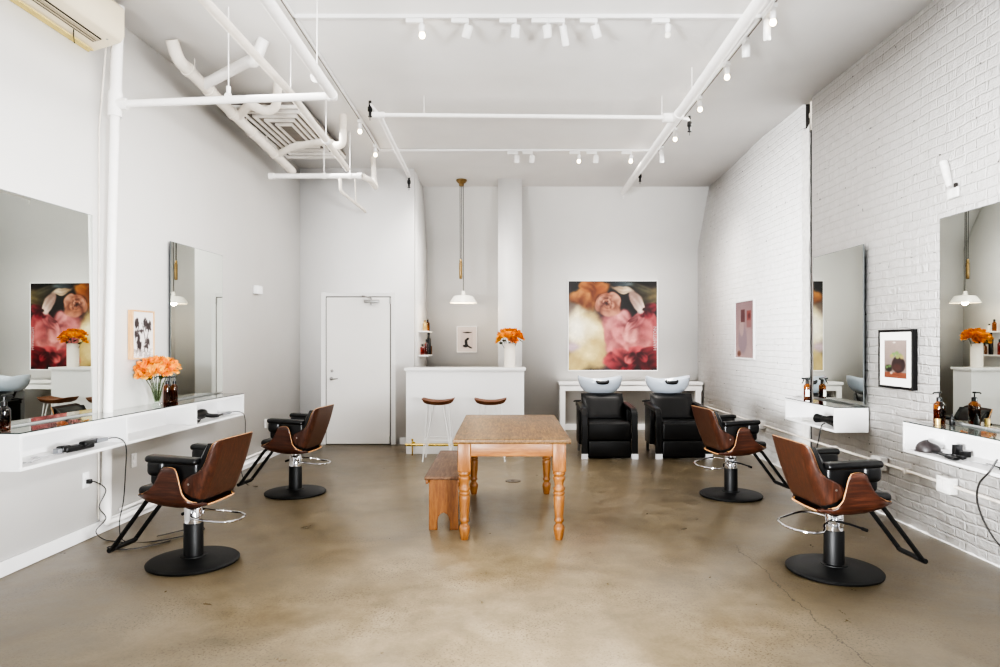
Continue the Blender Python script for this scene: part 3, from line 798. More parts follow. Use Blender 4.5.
# ---------------------------------------------------------------- bar
BX0, BX1, BY0, BY1, BZ = -1.343, .258, 9.05, 9.42, 1.168
t = thing('bar_counter', 'white bar counter with brass foot rail in front of the alcove', 'bar counter', ((BX0+BX1)/2, BY0, 0))
cx = (BX0+BX1)/2
b = MB(); b.box(BX0-cx, BX1-cx, 0, BY1-BY0, .001, BZ-.035); obj('body', b, M['lacquer'], t, bevel=.003)
b = MB(); b.box(BX0-cx-.022, BX1-cx+.022, -.025, BY1-BY0+.02, BZ-.035, BZ); obj('bar_top', b, M['lacquer'], t, bevel=.003)
fr = b = MB(); b.tube([(BX0-cx+.01, -.11, .142), (BX1-cx-.01, -.11, .142)], .019, 14); fr = obj('foot_rail', b, M['palebrass'], t)
for x in (-.70, -.0, .62):
    b = MB(); b.tube([(x, -.11, .142), (x, -.002, .142)], .011, 10); b.lathe([(.03, 0), (.03, .008), (.02, .012)], (x, -.002, .142), 16, rot=RX(PI/2)); b.tube([(x, -.11, .142), (x, -.11, .21)], .008, 8); b.lathe([(.0, .016), (.014, .01), (.014, -.01), (0, -.016)], (x, -.11, .21), 12); b.tube([(x, -.11, .142), (x, -.11, .0)], .009, 8)
    obj('rail_bracket', b, M['palebrass'], fr)
# vase with marigold-coloured roses on the bar
vb = P(509.7, 367, 9.22); vb.z = BZ
t = thing('ceramic_vase', 'cream cylindrical ceramic vase of orange flowers on the white bar counter', 'vase', (vb.x, vb.y, BZ))
b = MB(); b.lathe([(.070, 0), (.075, .004), (.075, .328), (.072, .332), (.068, .328), (.068, .02), (0, .02)], seg=32, caps=False); b.lathe([(0, 0), (.070, 0)], seg=32, caps=False); obj('vase_body', b, M['vase'], t)
sp = [(-.10, -.03, .435, .078), (-.02, -.07, .44, .078), (.06, -.04, .445, .075), (.135, -.01, .43, .07), (-.145, .02, .385, .06), (.02, .05, .49, .075), (-.09, .06, .485, .07), (.10, .06, .48, .07), (.04, -.09, .385, .065)]
wh = ['left of centre', 'front centre', 'right of centre', 'at the far right', 'lowest at far left', 'top at back', 'upper left at back', 'upper right at back', 'low at front right']
for k, ((x, y, z, R), w_) in enumerate(zip(sp, wh)):
    put_rose('orange flower in the cream bar vase, '+w_, Vector((vb.x+x, vb.y+y, BZ+z)), Vector((vb.x+x*.25, vb.y+y*.25, BZ+.10+.012*k)), R, M['petal2'], 'orange flowers in the bar vase', k+1, 2 if k % 2 == 0 else 1)

# bar stools
def stool(label, loc):
    t = thing('bar_stool', label, 'bar stool', loc, 0, 'bar stools at the white counter')
    b = MB(); top = []; bot = []
    n, m = 20, 8
    for i in range(n+1):
        u = -1+2*i/n; rt = []; rb = []
        hw = .165*(1-abs(u)**6*.3)
        lift = .034*abs(u)**2.2
        for j in range(m+1):
            v = -1+2*j/m; e = (1-abs(v)**6)**.6*(1-abs(u)**9)**.6
            x = .207*u; y = hw*v
            rt.append((x, y, .762+lift-.010*(1-v*v)*(1-u*u))); rb.append((x*.985, y*.96, .762+lift-.012-.040*e))
        top.append(rt); bot.append(rb)
    b.grid(top); b.grid([r[::-1] for r in bot])
    # close the rim
    rim_t = [r[0] for r in top]+top[-1][1:]+[r[-1] for r in top[::-1]][1:]+top[0][::-1][1:-1]
    rim_b = [r[0] for r in bot]+bot[-1][1:]+[r[-1] for r in bot[::-1]][1:]+bot[0][::-1][1:-1]
    b.grid([rim_t, rim_b], cu=True)
    obj('seat', b, M['stoolwood'], t, angle=60)
    for sx in (-1, 1):
        for sy in (-1, 1):
            b = MB(); ft = Vector((sx*.185, sy*.17, .006))
            b.tube([(sx*.06, sy*.10, .735), ft, ], .0065, 8); b.tube([(sx*.135, sy*.07, .74), ft], .0065, 8); b.tube([(sx*.185, sy*.17, 0), (sx*.185, sy*.17, .02)], .009, 8)
            obj('leg', b, M['lacquer'], t)
    b = MB(); x, y = .165, .152; b.tube([(-x, -y, .27), (x, -y, .27), (x, y, .27), (-x, y, .27)], .006, 8, closed=True); obj('foot_ring', b, M['lacquer'], t)
    b = MB(); b.box(-.14, .14, -.11, .11, .731, .737); obj('seat_plate', b, M['lacquer'], t)
    return t
st1 = stool('bar stool with curved wooden seat, left of the two at the bar', ((438.5-VX)*8.62/F, 8.62, 0))
dup(st1, ((490.5-VX)*8.62/F, 8.62, 0), 0, 'bar stool with curved wooden seat, right of the two and behind the pine table')

# alcove shelves and bottles
def ledge(label, z, Y0, Y1, d):
    b = MB(); b.box(-1.349, -1.349+d, Y0, Y1, z-.022, z); o = obj('alcove_shelf', b, M['lacquer'], bevel=.002); tag(o, label, 'shelf'); return z
z1_ = ledge('upper small white ledge on the alcove side wall behind the bar', H-(330.8-VY)*10.4/F, 10.40, 10.98, .15)
z2_ = ledge('lower small white ledge on the alcove side wall behind the bar', H-(355-VY)*10.4/F, 10.40, 10.98, .15)
def abot(label, x, y, z, r, h, body, cap='plastic', name='bottle'):
    t = thing(name, label, 'bottle', (x, y, z), 0, 'product bottles on the alcove ledges')
    b = MB(); b.lathe([(r*.92, .001), (r, .005), (r, h*.68), (r*.5, h*.78), (r*.42, h*.82)], seg=16); obj('bottle_body', b, M[body], t)
    b = MB(); b.lathe([(r*.5, h*.80), (r*.5, h*.95), (r*.3, h)], seg=12); obj('cap', b, M[cap], t)
abot('clear amber bottle at left on the upper alcove ledge', -1.26, 10.5, z1_, .036, .17, 'gold', 'brass'); abot('dark brown bottle at right on the upper alcove ledge', -1.235, 10.66, z1_, .032, .19, 'amber')
abot('small white jar at back of the upper alcove ledge', -1.27, 10.82, z1_, .03, .12, 'paper')
abot('short red-brown bottle at left front of the lower alcove ledge', -1.295, 10.46, z2_, .034, .17, 'redglass'); abot('tall red bottle in the middle of the lower alcove ledge', -1.245, 10.56, z2_, .03, .25, 'redglass')
abot('tall dark spray bottle on the lower alcove ledge', -1.225, 10.72, z2_, .034, .36, 'plastic'); abot('amber bottle furthest back on the lower alcove ledge', -1.23, 10.88, z2_, .04, .19, 'amber')

# pendant lamp
PX, PY = (463-VX)*10.5/F, 10.5
t = thing('pendant_lamp', 'cream enamel pendant lamp on long cords with brass counterweight above the bar', 'lamp', (PX, PY, ceil_z(PY)))
z = lambda py: H-(py-VY)*PY/F-ceil_z(PY)
xx = lambda px: (px-463)*PY/F
b = MB(); b.lathe([(.085, 0), (.085, -.02), (.06, -.05), (.04, -.06), (.04, -.09), (.03, -.1)], (xx(461.5), 0, -.002), 24); obj('ceiling_rose', b, M['brass'], t)
b = MB(); b.tube([(xx(463.2), 0, -.09), (xx(463.4), 0, z(292))], .006, 8); b.tube([(xx(460), 0, -.09), (xx(460.2), 0, z(261))], .005, 8); b.tube([(xx(461.6), .01, -.09), (xx(461.2), .01, z(261))], .005, 8); obj('cord', b, M['greycord'], t)
b = MB(); b.lathe([(.012, z(259)), (.022, z(260)), (.022, z(262)), (.018, z(262.5)), (.026, z(263)), (.026, z(278)), (.02, z(279))], (xx(460.7), 0, 0), 18); b.tube([(xx(460.7), 0, z(266)), (xx(463.5), 0, z(266))], .004, 6); obj('counterweight', b, M['brass'], t)
b = MB(); b.lathe([(.012, z(291)), (.028, z(291.6)), (.032, z(295)), (.10, z(295.6)), (.14, z(296)), (.158, z(297)), (.19, z(300)), (.216, z(302.8)), (.213, z(303)), (.186, z(300.4)), (.154, z(297.6)), (.13, z(296.8)), (.0, z(296.4))], (xx(463.3), 0, 0), 40, caps=False); obj('lamp_shade', b, M['enamel'], t)
b = MB(); b.lathe([(.0, z(299.6)), (.03, z(299.5)), (.042, z(298.6)), (.03, z(297.7)), (0, z(297.4))], (xx(463.3), 0, 0), 16, caps=False); obj('light_bulb', b, M['lamp_in'], t)
L = bpy.data.lights.new('pendant_glow', 'POINT'); L.energy = 12; L.color = (1, .8, .55); L.shadow_soft_size = .05
lo = bpy.data.objects.new('pendant_glow', L); COL.objects.link(lo); lo.parent = t; lo.location = (xx(463.3), 0, z(302))

# ---------------------------------------------------------------- console behind the wash units
t = thing('console_table', 'long white console table along the back wall behind the wash basins', 'table', (2.05, YB-.02, 0))
x0, x1 = (558.8-VX)*11.2/F-2.05, RXW-.012-2.05
b = MB(); b.box(x0, x1, -.34, 0, .80, .845); obj('table_top', b, M['lacquer'], t, bevel=.003)
b = MB(); b.box(x0+.02, x1-.01, -.32, -.02, .70, .80); obj('apron', b, M['lacquer'], t, bevel=.002)
for x in (x0+.02, x1-.12):
    for y in (-.32, -.12):
        b = MB(); b.box(x, x+.09, y, y+.09, .001, .70); obj('leg', b, M['lacquer'], t, bevel=.003)

# ---------------------------------------------------------------- wash units
def wash_unit(label, loc):
    t = thing('wash_chair', label, 'chair', loc, 0, 'black backwash chairs with basins')
    b = MB(); b.rbox(-.282, .282, .02, .62, .36, .475, .035, rot=RX(-.03)); obj('seat', b, M['leather2'], t)
    b = MB(); b.rbox(-.283, .283, -.005, .10, .235, .468, .03); b.rbox(-.283, .283, .0, .10, .012, .24, .028); obj('front_panel', b, M['leather2'], t)
    # backrest with soft vertical creases
    b = MB(); rows = []
    n = 16
    for i in range(13):
        s_ = i/12; row = []
        for j in range(n+1):
            u = -1+2*j/n
            w = .30*(1-.04*s_)
            th = .06*(1-abs(u)**8)*(1-abs(2*s_-1)**8)+.004*math.sin(u*9+2*math.sin(s_*4))*(1-s_)
            row.append((w*u, .50+.20*s_-th, .44+.36*s_))
        rows.append(row)
    b.grid(rows)
    back = [[Vector((.30*(1-.04*i/12)*(-1+2*j/n), .50+.20*i/12+.045, .44+.36*i/12)) for j in range(n+1)] for i in range(13)]
    b.grid(back)
    r1 = rows[0]+[r[-1] for r in rows[1:]]+rows[-1][::-1][1:]+[r[0] for r in rows[::-1]][1:-1]
    r2 = back[0]+[r[-1] for r in back[1:]]+back[-1][::-1][1:]+[r[0] for r in back[::-1]][1:-1]
    b.grid([r1, r2], cu=True); obj('backrest', b, M['leather2'], t, angle=60)
    for sx in (-1, 1):
        # one bent flat band: rear, arm top, front leg
        path = [(.74, .655), (.60, .652), (.35, .64), (.15, .628), (.075, .618), (.035, .59), (.02, .55), (.015, .4), (.012, .2), (.012, .055)]
        b = MB(); rows = []
        for k, (y, z_) in enumerate(path):
            a = path[max(0, k-1)]; c = path[min(len(path)-1, k+1)]
            ty, tz = c[0]-a[0], c[1]-a[1]; l = math.hypot(ty, tz); ny, nz = -tz/l, ty/l
            hw, ht = .040, .026; xc = sx*.325
            rows.append([(xc-hw, y+ny*ht, z_+nz*ht), (xc+hw, y+ny*ht, z_+nz*ht), (xc+hw, y-ny*ht, z_-nz*ht), (xc-hw, y-ny*ht, z_-nz*ht)])
        b.grid(rows, cu=True); b.add(rows[0], [(0, 1, 2, 3)]); b.add(rows[-1], [(3, 2, 1, 0)])
        arm = obj('armrest', b, M['leather2'], t, bevel=.008, angle=50)
        b = MB(); b.box(sx*.325-.042, sx*.325+.042, -.022, .04, .0, .068); obj('foot', b, M['foot'], arm, bevel=.002)
        b = MB(); b.box(sx*.287-.004, sx*.287+.004, .0, .03, .26, .45); obj('side_strip', b, M['chrome'], arm)
        b = MB(); b.rbox(sx*.325-.03, sx*.325+.03, .40, .74, .13, .64, .01); obj('side_panel', b, M['leather2'], arm)
        b = MB(); b.box(sx*.325-.02, sx*.325+.02, .68, .72, .0, .12); obj('rear_foot', b, M['steel'], arm)
    b = MB(); b.rbox(-.27, .27, .12, .74, .10, .38, .02); obj('base_box', b, M['black'], t)
    b = MB(); b.rbox(-.16, .16, .78, 1.06, .0, .80, .03); obj('pedestal', b, M['greyp'], t)
    b = MB(); b.tube([(-.30, .66, .70), (-.37, .66, .70), (-.39, .70, .69), (-.37, .75, .69), (-.31, .75, .69)], .011, 8, smooth=4); obj('recline_lever', b, M['plastic'], t)
    # basin: outer shell and inner bowl in one surface, a dip in the rim for the neck
    b = MB(); N = 40
    def rim(a):
        nx, ny = math.cos(a), math.sin(a)
        d1 = math.exp(-((a+PI/2)/.27)**2); d2 = math.exp(-((a+PI/2)/.85)**2)
        return Vector((.318*nx, .89+.27*ny+.02*d1, 1.035-.058*ny*ny-.034*d1))
    A = [-PI+2*PI*k/N for k in range(N)]
    rows = []
    for s_ in (.32, .40, .58, .74, .86, .94, .985, 1.0):
        row = []
        for a in A:
            r_ = rim(a); zz = .775+(r_.z-.775)*(1-math.sqrt(max(0, 1-((s_-.32)/.68)**2.2)))
            row.append(Vector((r_.x*s_, .89+(r_.y-.89)*s_, zz)))
        rows.append(row)
    for s_ in (.985, .95, .88, .75, .55, .3, .04):
        row = []
        for a in A:
            r_ = rim(a); q = max(0, 1-(s_/.97)**2.6) if s_ < .97 else 0
            row.append(Vector((r_.x*s_, .89+(r_.y-.89)*s_, r_.z+(.006 if s_ > .96 else 0)-(r_.z-.83)*q)))
        rows.append(row)
    b.grid(rows, cu=True); b.add(rows[0], [tuple(range(N))]); b.add(rows[-1], [tuple(range(N))[::-1]])
    bw = obj('basin', b, M['bowl'], t, angle=70)
    b = MB(); b.tube([(-.085, .640, .985), (-.06, .630, .958), (0, .626, .952), (.06, .630, .958), (.085, .640, .985)], [.014, .026, .028, .026, .014], 10, smooth=4); obj('neck_rest', b, M['plastic'], bw)
    b = MB(); b.tube([(0, 1.10, .86), (0, 1.09, .93), (0, 1.05, .945)], .012, 10, smooth=3); obj('tap', b, M['chrome'], bw)
    return t
w1 = wash_unit('black backwash chair with grey basin, left one, below the floral painting', (1.36, 8.66, 0))
dup(w1, (2.325, 8.66, 0), 0, 'black backwash chair with grey basin, right one, next to the brick wall')

# ---------------------------------------------------------------- pine table and bench
TX, TY0, TY1, TZ = .052, 5.05, 6.76, .783
t = thing('dining_table', 'rustic pine table with worn plank top and turned legs in the room centre', 'table', (TX, (TY0+TY1)/2, 0))
hl = (TY1-TY0)/2; hw = .449
b = MB(); b.rbox(-hw, hw, -hl, hl, TZ-.036, TZ, .009, n=3); obj('table_top', b, M['table_top'], t)
prof = [(.026, 0), (.030, .008), (.036, .04), (.042, .075), (.043, .095), (.036, .112), (.027, .12), (.027, .132), (.035, .14), (.038, .153), (.033, .165), (.033, .18), (.039, .25), (.042, .31), (.043, .335), (.036, .345), (.043, .352), (.045, .362), (.037, .372), (.044, .382), (.046, .398), (.037, .41), (.035, .428), (.041, .455), (.047, .47), (.047, .482), (.037, .492), (.047, .503), (.049, .513), (.044, .524), (.042, .534)]
lx, ly = hw-.085, hl-.075-.01
for sx in (-1, 1):
    for sy in (-1, 1):
        b = MB(); b.lathe(prof, (sx*lx, sy*ly, 0), 24); b.rbox(sx*lx-.05, sx*lx+.05, sy*ly-.05, sy*ly+.05, .528, TZ-.037, .006, n=2)
        obj('leg', b, M['pine'], t, angle=50)
for sy in (-1, 1):
    b = MB(); b.rbox(-lx+.051, lx-.051, sy*(ly+.028)-.012, sy*(ly+.028)+.012, .645, TZ-.037, .004, n=2); obj('apron', b, M['pine_x'], t)
for sx in (-1, 1):
    b = MB(); b.rbox(sx*(lx+.028)-.012, sx*(lx+.028)+.012, -ly+.051, ly-.051, .645, TZ-.037, .004, n=2); obj('apron', b, M['pine'], t)
t = thing('bench', 'low red-brown pine bench with arched end legs tucked beside the pine table', 'bench', (-.497, 5.98, 0))
b = MB(); b.rbox(-.148, .148, -.65, .65, .415, .443, .008, n=3); obj('seat', b, M['benchtop'], t)
for y in (-.575, .55):
    poly = [(-.118, 0), (-.05, 0), (-.05, .07), (-.043, .105), (-.025, .13), (0, .14), (.025, .13), (.043, .105), (.05, .07), (.05, 0), (.118, 0), (.118, .414), (-.118, .414)]
    b = MB(); b.prism(poly, 'Y', y-.014, y+.014); obj('end_leg', b, M['benchleg'], t, bevel=.003)
for x in (-.128, .128):
    b = MB(); b.rbox(x-.010, x+.010, -.648, .648, .385, .414, .004, n=2); obj('side_rail', b, M['benchleg'], t)

# ---------------------------------------------------------------- salon chairs
def interp(tab, x):
    if x <= tab[0][0]: return tab[0][1]
    for (a, va), (b_, vb_) in zip(tab, tab[1:]):
        if x <= b_:
            q = (x-a)/(b_-a); return va+(vb_-va)*q
    return tab[-1][1]
def salon_chair(label, loc, rz):
    # local: front is +X
    t = thing('salon_chair', label, 'chair', loc, rz, 'walnut and black leather salon chairs')
    # base
    b = MB(); b.lathe([(.285, 0), (.298, .004), (.300, .016), (.292, .024), (.275, .027), (.268, .029), (.20, .038), (.10, .045), (.09, .047)], seg=56); base = obj('base_plate', b, M['black'], t)
    b = MB(); b.lathe([(.088, .045), (.085, .053), (.064, .055), (.063, .27), (.060, .275)], seg=32); obj('column', b, M['black'], t)
    b = MB(); b.lathe([(.057, .272), (.057, .378), (.052, .385), (.022, .386), (.022, .43)], seg=28); b.lathe([(.015, 0), (.015, .012)], (-.03, -.052, .335), 12, rot=RX(PI/2)); b.rbox(.0, .026, -.07, -.054, .30, .36, .004); obj('pump_collar', b, M['chrome'], t)
    b = MB(); b.tube([(.0, 0, .37), (0, 0, .44)], .017, 14); b.rbox(-.10, .12, -.09, .09, .422, .436, .005); obj('seat_support', b, M['black'], t)
    b = MB(); b.tube([(-.03, .06, .352), (-.08, .15, .352), (-.15, .185, .345), (-.27, .15, .325), (-.335, .10, .318), (-.35, 0, .312), (-.325, -.10, .308), (-.26, -.165, .306), (-.19, -.18, .308), (-.15, -.155, .318), (-.12, -.10, .335), (-.045, -.055, .352)], .0075, 8, smooth=4); obj('pump_lever', b, M['chrome'], t)
    b = MB(); b.tube([(-.03, -.075, .35), (.05, -.10, .335), (.14, -.11, .305)], .007, 8); b.tube([(.125, -.11, .309), (.16, -.111, .296)], .011, 8); obj('brake_lever', b, M['black'], t)
    # seat shell
    top = [(-.200, .450), (-.19, .456), (-.16, .468), (-.13, .492), (-.10, .535), (-.085, .60), (-.077, .645), (-.068, .680), (-.055, .700), (-.035, .708), (.0, .710), (.025, .706), (.045, .692), (.062, .660), (.08, .622), (.105, .585), (.14, .553), (.19, .528), (.245, .512)]
    bot = [(-.200, .442), (-.19, .440), (-.13, .436), (-.03, .434), (.07, .442), (.16, .462), (.245, .496)]
    st = [-.200, -.195, -.188, -.175, -.165, -.148, -.13, -.115, -.10, -.092, -.085, -.081, -.077, -.072, -.068, -.062, -.055, -.046, -.035, -.02, 0, .014, .025, .035, .045, .053, .062, .071, .08, .092, .105, .12, .14, .165, .19, .215, .245]
    rows = []
    for f in st:
        zt = interp(top, f); zb = min(interp(bot, f), zt-.003); hgt = zt-zb
        w0 = .205-.06*smooth(-.13, -.215, f); r_ = min(.06, hgt*.9)
        half = []
        for k in range(6): half.append((w0*k/6, zb+.004*(k/6)**2))
        for k in range(7):
            a = PI/2*k/6; half.append((w0+r_*math.sin(a), zb+.004+r_*(1-math.cos(a))))
        y_, z_ = half[-1]
        fl = .018*min(1, hgt/.25)
        for k in range(1, 6):
            q = k/5; half.append((y_+fl*q, z_+(zt-z_)*q))
        row = [(f, -y, z) for y, z in half[::-1]]+[(f, y, z) for y, z in half[1:]]
        rows.append(row)
    b = MB(); b.grid(rows); obj('seat_shell', b, [M['walnut_h'], M['ply']], t, solid=.011, rim=True, angle=55)
    # seat cushion
    b = MB(); b.rbox(-.195, .215, -.225, .225, .452, .552, .046, n=5, rot=RY(-.02)); b.rbox(.05, .262, -.225, .225, .502, .566, .03, rot=RY(.05)); obj('seat_cushion', b, M['leather'], t)
    # back shell
    Ht = [(.482, .14), (.488, .19), (.497, .23), (.51, .265), (.525, .295), (.545, .335), (.57, .368), (.60, .372), (.628, .36), (.648, .33), (.668, .295), (.69, .272), (.73, .262), (.78, .258), (.82, .254), (.856, .246), (.872, .23), (.882, .20)]
    zs = [.482, .485, .488, .492, .497, .503, .51, .517, .525, .535, .545, .557, .57, .585, .60, .615, .628, .638, .648, .658, .668, .68, .69, .71, .73, .755, .78, .80, .82, .838, .856, .866, .874, .882]
    Rk = .075; wf = .178
    def path(a, rk=Rk, w=wf):
        s_ = 1 if a >= 0 else -1; a = abs(a)
        if a < w: return s_*a, .0
        q = (a-w)/rk
        if q < PI/2: return s_*(w+rk*math.sin(q)), rk*(1-math.cos(q))
        return s_*(w+rk), rk+(a-w-rk*PI/2)
    def fc_(z): 
        q = (z-.47)/.412; return -.178-.142*q-.012*math.sin(PI*q)
    nc = 28
    def shellrow(z, hh, off=0.0):
        row = []
        for j in range(nc+1):
            a = hh*(-1+2*j/nc); y, df = path(a, max(.02, Rk-off), wf)
            row.append(Vector((fc_(z)+off+df, y, z)))
        return row
    b = MB(); b.grid([shellrow(z, interp(Ht, z)) for z in zs]); obj('back_shell', b, [M['walnut_v'], M['ply']], t, solid=-.011, rim=True, angle=55)
    # screws on the shell wings
    b = MB()
    for sy in (-1, 1):
        b.lathe([(.007, -.002), (.007, .002)], (-.135, sy*(wf+Rk+.012), .595), 10, rot=RX(PI/2)); b.lathe([(.006, -.002), (.006, .002)], (-.005, sy*.2885, .675), 10, rot=RX(PI/2)); b.lathe([(.006, -.002), (.006, .002)], (.025, sy*.2885, .675), 10, rot=RX(PI/2))
    obj('screw', b, M['steel'], t)
    # back cushion: pillow following the shell
    b = MB(); fr_, bk = [], []
    nz = 14
    for i in range(nz+1):
        v = -1+2*i/nz; z = .676+.184*v; hh = .29-.03*max(0, v)
        base_ = shellrow(z, hh, .012)
        rf = []
        for j in range(nc+1):
            u = -1+2*j/nc; th = .068*(max(0, 1-abs(u)**5)**.5)*(max(0, 1-abs(v)**5)**.5)
            p_ = base_[j]; cdir = Vector((1, -p_.y*1.2, 0)).normalized()
            rf.append(p_+cdir*th)
        fr_.append(rf); bk.append(base_)
    b.grid(fr_); b.grid(bk)
    obj('back_cushion', b, M['leather'], t, angle=0)
    # armrests
    for sy in (-1, 1):
        b = MB()
        ya, yb_ = sorted((sy*.195, sy*.292)); b.rbox(-.20, .165, ya, yb_, .726, .772, .022, rot=RY(-.045))
        ya, yb_ = sorted((sy*.195, sy*.255)); b.rbox(-.19, .150, ya, yb_, .575, .760, .030, n=5)
        ya, yb_ = sorted((sy*.20, sy*.285)); b.rbox(.03, .160, ya, yb_, .640, .755, .038, n=5)
        obj('armrest', b, M['leather'], t, angle=60)
    # footrest
    b = MB(); b.rbox(.10, .245, -.13, .13, .452, .466, .004, rot=RY(-.10))
    for sy in (-1, 1):
        b.tube([(.15, sy*.115, .455), (.235, sy*.115, .462), (.268, sy*.115, .44), (.53, sy*.115, .10), (.545, sy*.113, .092)], .0155, 8)
    b.tube([(.542, -.128, .093), (.542, .128, .093)], .017, 10)
    b.rbox(.50, .555, -.115, .115, .085, .112, .01, rot=RY(.6)); obj('footrest', b, M['black'], t)
    return t
c1 = salon_chair('walnut salon chair with black leather, facing left wall, nearest the camera', (-2.153, 4.61, 0), PI-.14)
dup(c1, (-2.108, 6.71, 0), PI-.13, 'walnut salon chair facing the left wall, farther one, in front of the door')
dup(c1, (2.185, 4.43, 0), .06, 'walnut salon chair facing the brick wall, nearest the camera')
dup(c1, (2.235, 6.60, 0), .13, 'walnut salon chair facing the brick wall, farther one, beside the wash chairs')

# ---------------------------------------------------------------- air conditioner
ya, yb_ = 4.25, 5.20
t = thing('air_conditioner', 'aged white wall-mounted air conditioner with black louvre slot, high in the left corner', 'air conditioner', (LX(ya)+.002, ya, 0), -WA)
L_ = yb_-ya
poly = [(.012, 3.78), (.012, 4.13), (.235, 4.135), (.268, 4.10), (.268, 3.89), (.238, 3.845)]
b = MB(); b.prism(poly, 'Y', 0, L_); obj('housing', b, M['acbody'], t, bevel=.01, bseg=3)
def und(x): return 3.78+(x-.012)/(.238-.012)*.065
b = MB(); ang = math.atan2(.075, .193)
b.add([(.095, -.0, und(.095)-.002), (.165, 0, und(.165)-.002), (.165, L_-.12, und(.165)-.002), (.095, L_-.12, und(.095)-.002)], [(0, 1, 2, 3)]); obj('louvre_slot', b, M['dark'], t)
b = MB()
for x in (.115, .135, .15): b.box(x-.004, x+.004, 0, L_-.13, und(x)-.012, und(x)-.003)
obj('louvre', b, M['fin'], t)
b = MB(); b.box(.0, .011, 0, L_-.04, 3.765, 4.0); b.box(.0, .05, 0, L_-.05, 3.768, 3.779); obj('mounting_plate', b, M['acyellow'], t)
b = MB(); b.tube([(.09, .62, und(.09)-.002), (.088, .622, und(.09)-.05), (.092, .625, und(.09)-.10)], .004, 6); obj('loose_wire', b, M['cord'], t)
b = MB(); b.lathe([(.009, -.002), (.009, .001)], (.19, L_-.1, und(.19)), 10); obj('screw', b, M['steel'], t)

# ---------------------------------------------------------------- overhead pipes
def elbow_path(pts, r=.08, n=5):
    pts = [Vector(p) for p in pts]; out = [pts[0]]
    for a, c, d in zip(pts, pts[1:], pts[2:]):
        u = (a-c); v = (d-c); q = min(r, u.length*.45, v.length*.45); u.normalize(); v.normalize()
        p0, p2 = c+u*q, c+v*q
        for k in range(n+1):
            s_ = k/n; out.append(p0*(1-s_)**2+c*2*s_*(1-s_)+p2*s_*s_)
    out.append(pts[-1]); return out
YR = 5.29
rb = Vector((LX(YR)+.055, YR, .12)); rt_ = P(115.2, 104, YR); rtop = P(119, -6, YR)
crossR = P(333, 96, YR-.02)
t = thing('riser_pipe', 'white riser pipe up the left wall with an arm turning back overhead', 'pipe', (rb.x, rb.y, 0))
org = Vector((rb.x, rb.y, 0))
b = MB(); b.tube([rb-org, rt_-org], .035, 16); obj('riser', b, M['pipe'], t)
b = MB(); b.tube([rt_-org, rtop-org], .043, 16); obj('upper_riser', b, M['pipe'], t)
b = MB(); b.tube([rb-org+Vector((0, 0, -.01)), rb-org+Vector((0, 0, .27))], .042, 16); obj('coupling', b, M['pipe'], t)
b = MB(); b.tube([rt_-org+Vector((-.003, 0, -.1)), rt_-org+Vector((.003, 0, .09))], .052, 16); b.tube([rt_-org, rt_-org+Vector((.09, 0, .0))], .045, 16); obj('tee', b, M['pipe'], t)
c0 = rt_-org; c1_ = crossR-org; c2_ = P(258.5, -12, 3.68)-org
b = MB(); b.tube([c0, c1_], .030, 14); obj('cross_pipe', b, M['pipe'], t)
b = MB(); b.tube([c1_+Vector((-.04, 0, 0)), c1_, c1_+Vector((0, -.04, 0))], .042, 14); obj('elbow', b, M['pipe'], t)
b = MB(); b.tube([c1_, c2_, c2_+(c2_-c1_)*.8], .038, 14); obj('return_pipe', b, M['pipe'], t)
hx_ = P(228.5, 98, YR); b = MB(); h0 = hx_-org
b.tube([h0+Vector((0, 0, .0)), Vector((h0.x, h0.y, ceil_z(YR)-.002))], .005, 6); b.tube([h0+Vector((0, 0, -.04)), h0+Vector((0, 0, .09))], .018, 8); b.tube([h0+Vector((-.018, 0, 0)), h0+Vector((.018, 0, 0))], .038, 12); obj('hanger', b, M['pipe'], t)
hx_ = P(317, 72, 4.95)-org; b = MB(); b.tube([hx_+Vector((0, 0, -.05)), Vector((hx_.x, hx_.y, ceil_z(5)-.002))], .004, 6); b.tube([hx_+Vector((0, -.02, -.04)), hx_+Vector((0, .02, -.04))], .046, 12); obj('hanger', b, M['pipe'], t)
b = MB(); b.tube([Vector((-.045, -.02, .12)), Vector((-.045, -.01, 3.2)), Vector((.03, -.01, 4.1))], .006, 6); obj('cable', b, M['pipe_old'], t)
# floor-level pipes running along the baseboard from the riser foot
b = MB(); b.tube(elbow_path([rb, (rb.x, rb.y, .085), (LX(5.45)+.06, 5.45, .075), (LX(7.0)+.05, 7.0, .075), (LX(9.6)+.05, 9.6, .075)], .05), .022, 10); b.tube([(LX(5.5)+.04, 5.5, .14), (LX(9.6)+.035, 9.6, .14)], .012, 8)
tag(obj('floor_pipe', b, M['pipe']), 'thin white pipes running along the baseboard from the riser foot', 'pipe')

# long straight pipe above the cross arm
p0 = P(204, 0, 4.25); p1 = P(288.5, 90.7, 5.79); p2 = P(347.5, 169, 8.3)
t = thing('overhead_pipe', 'straight white pipe hung under the ceiling beside the drain pipe', 'pipe', p2)
b = MB(); b.tube([p0+(p0-p1)*.8-p2, p0-p2, p1-p2, Vector()], .033, 14); obj('pipe_run', b, M['pipe_old'], t)
for q in (p1+Vector((-.02, .12, 0)), p1+(p2-p1)*.55):
    b = MB(); b.tube([q-p2+Vector((0, -.03, 0)), q-p2+Vector((0, .03, 0))], .040, 12); b.tube([q-p2, Vector((q.x-p2.x, q.y-p2.y, ceil_z(q.y)-p2.z-.004))], .005, 6); obj('hanger', b, M['pipe'], t)

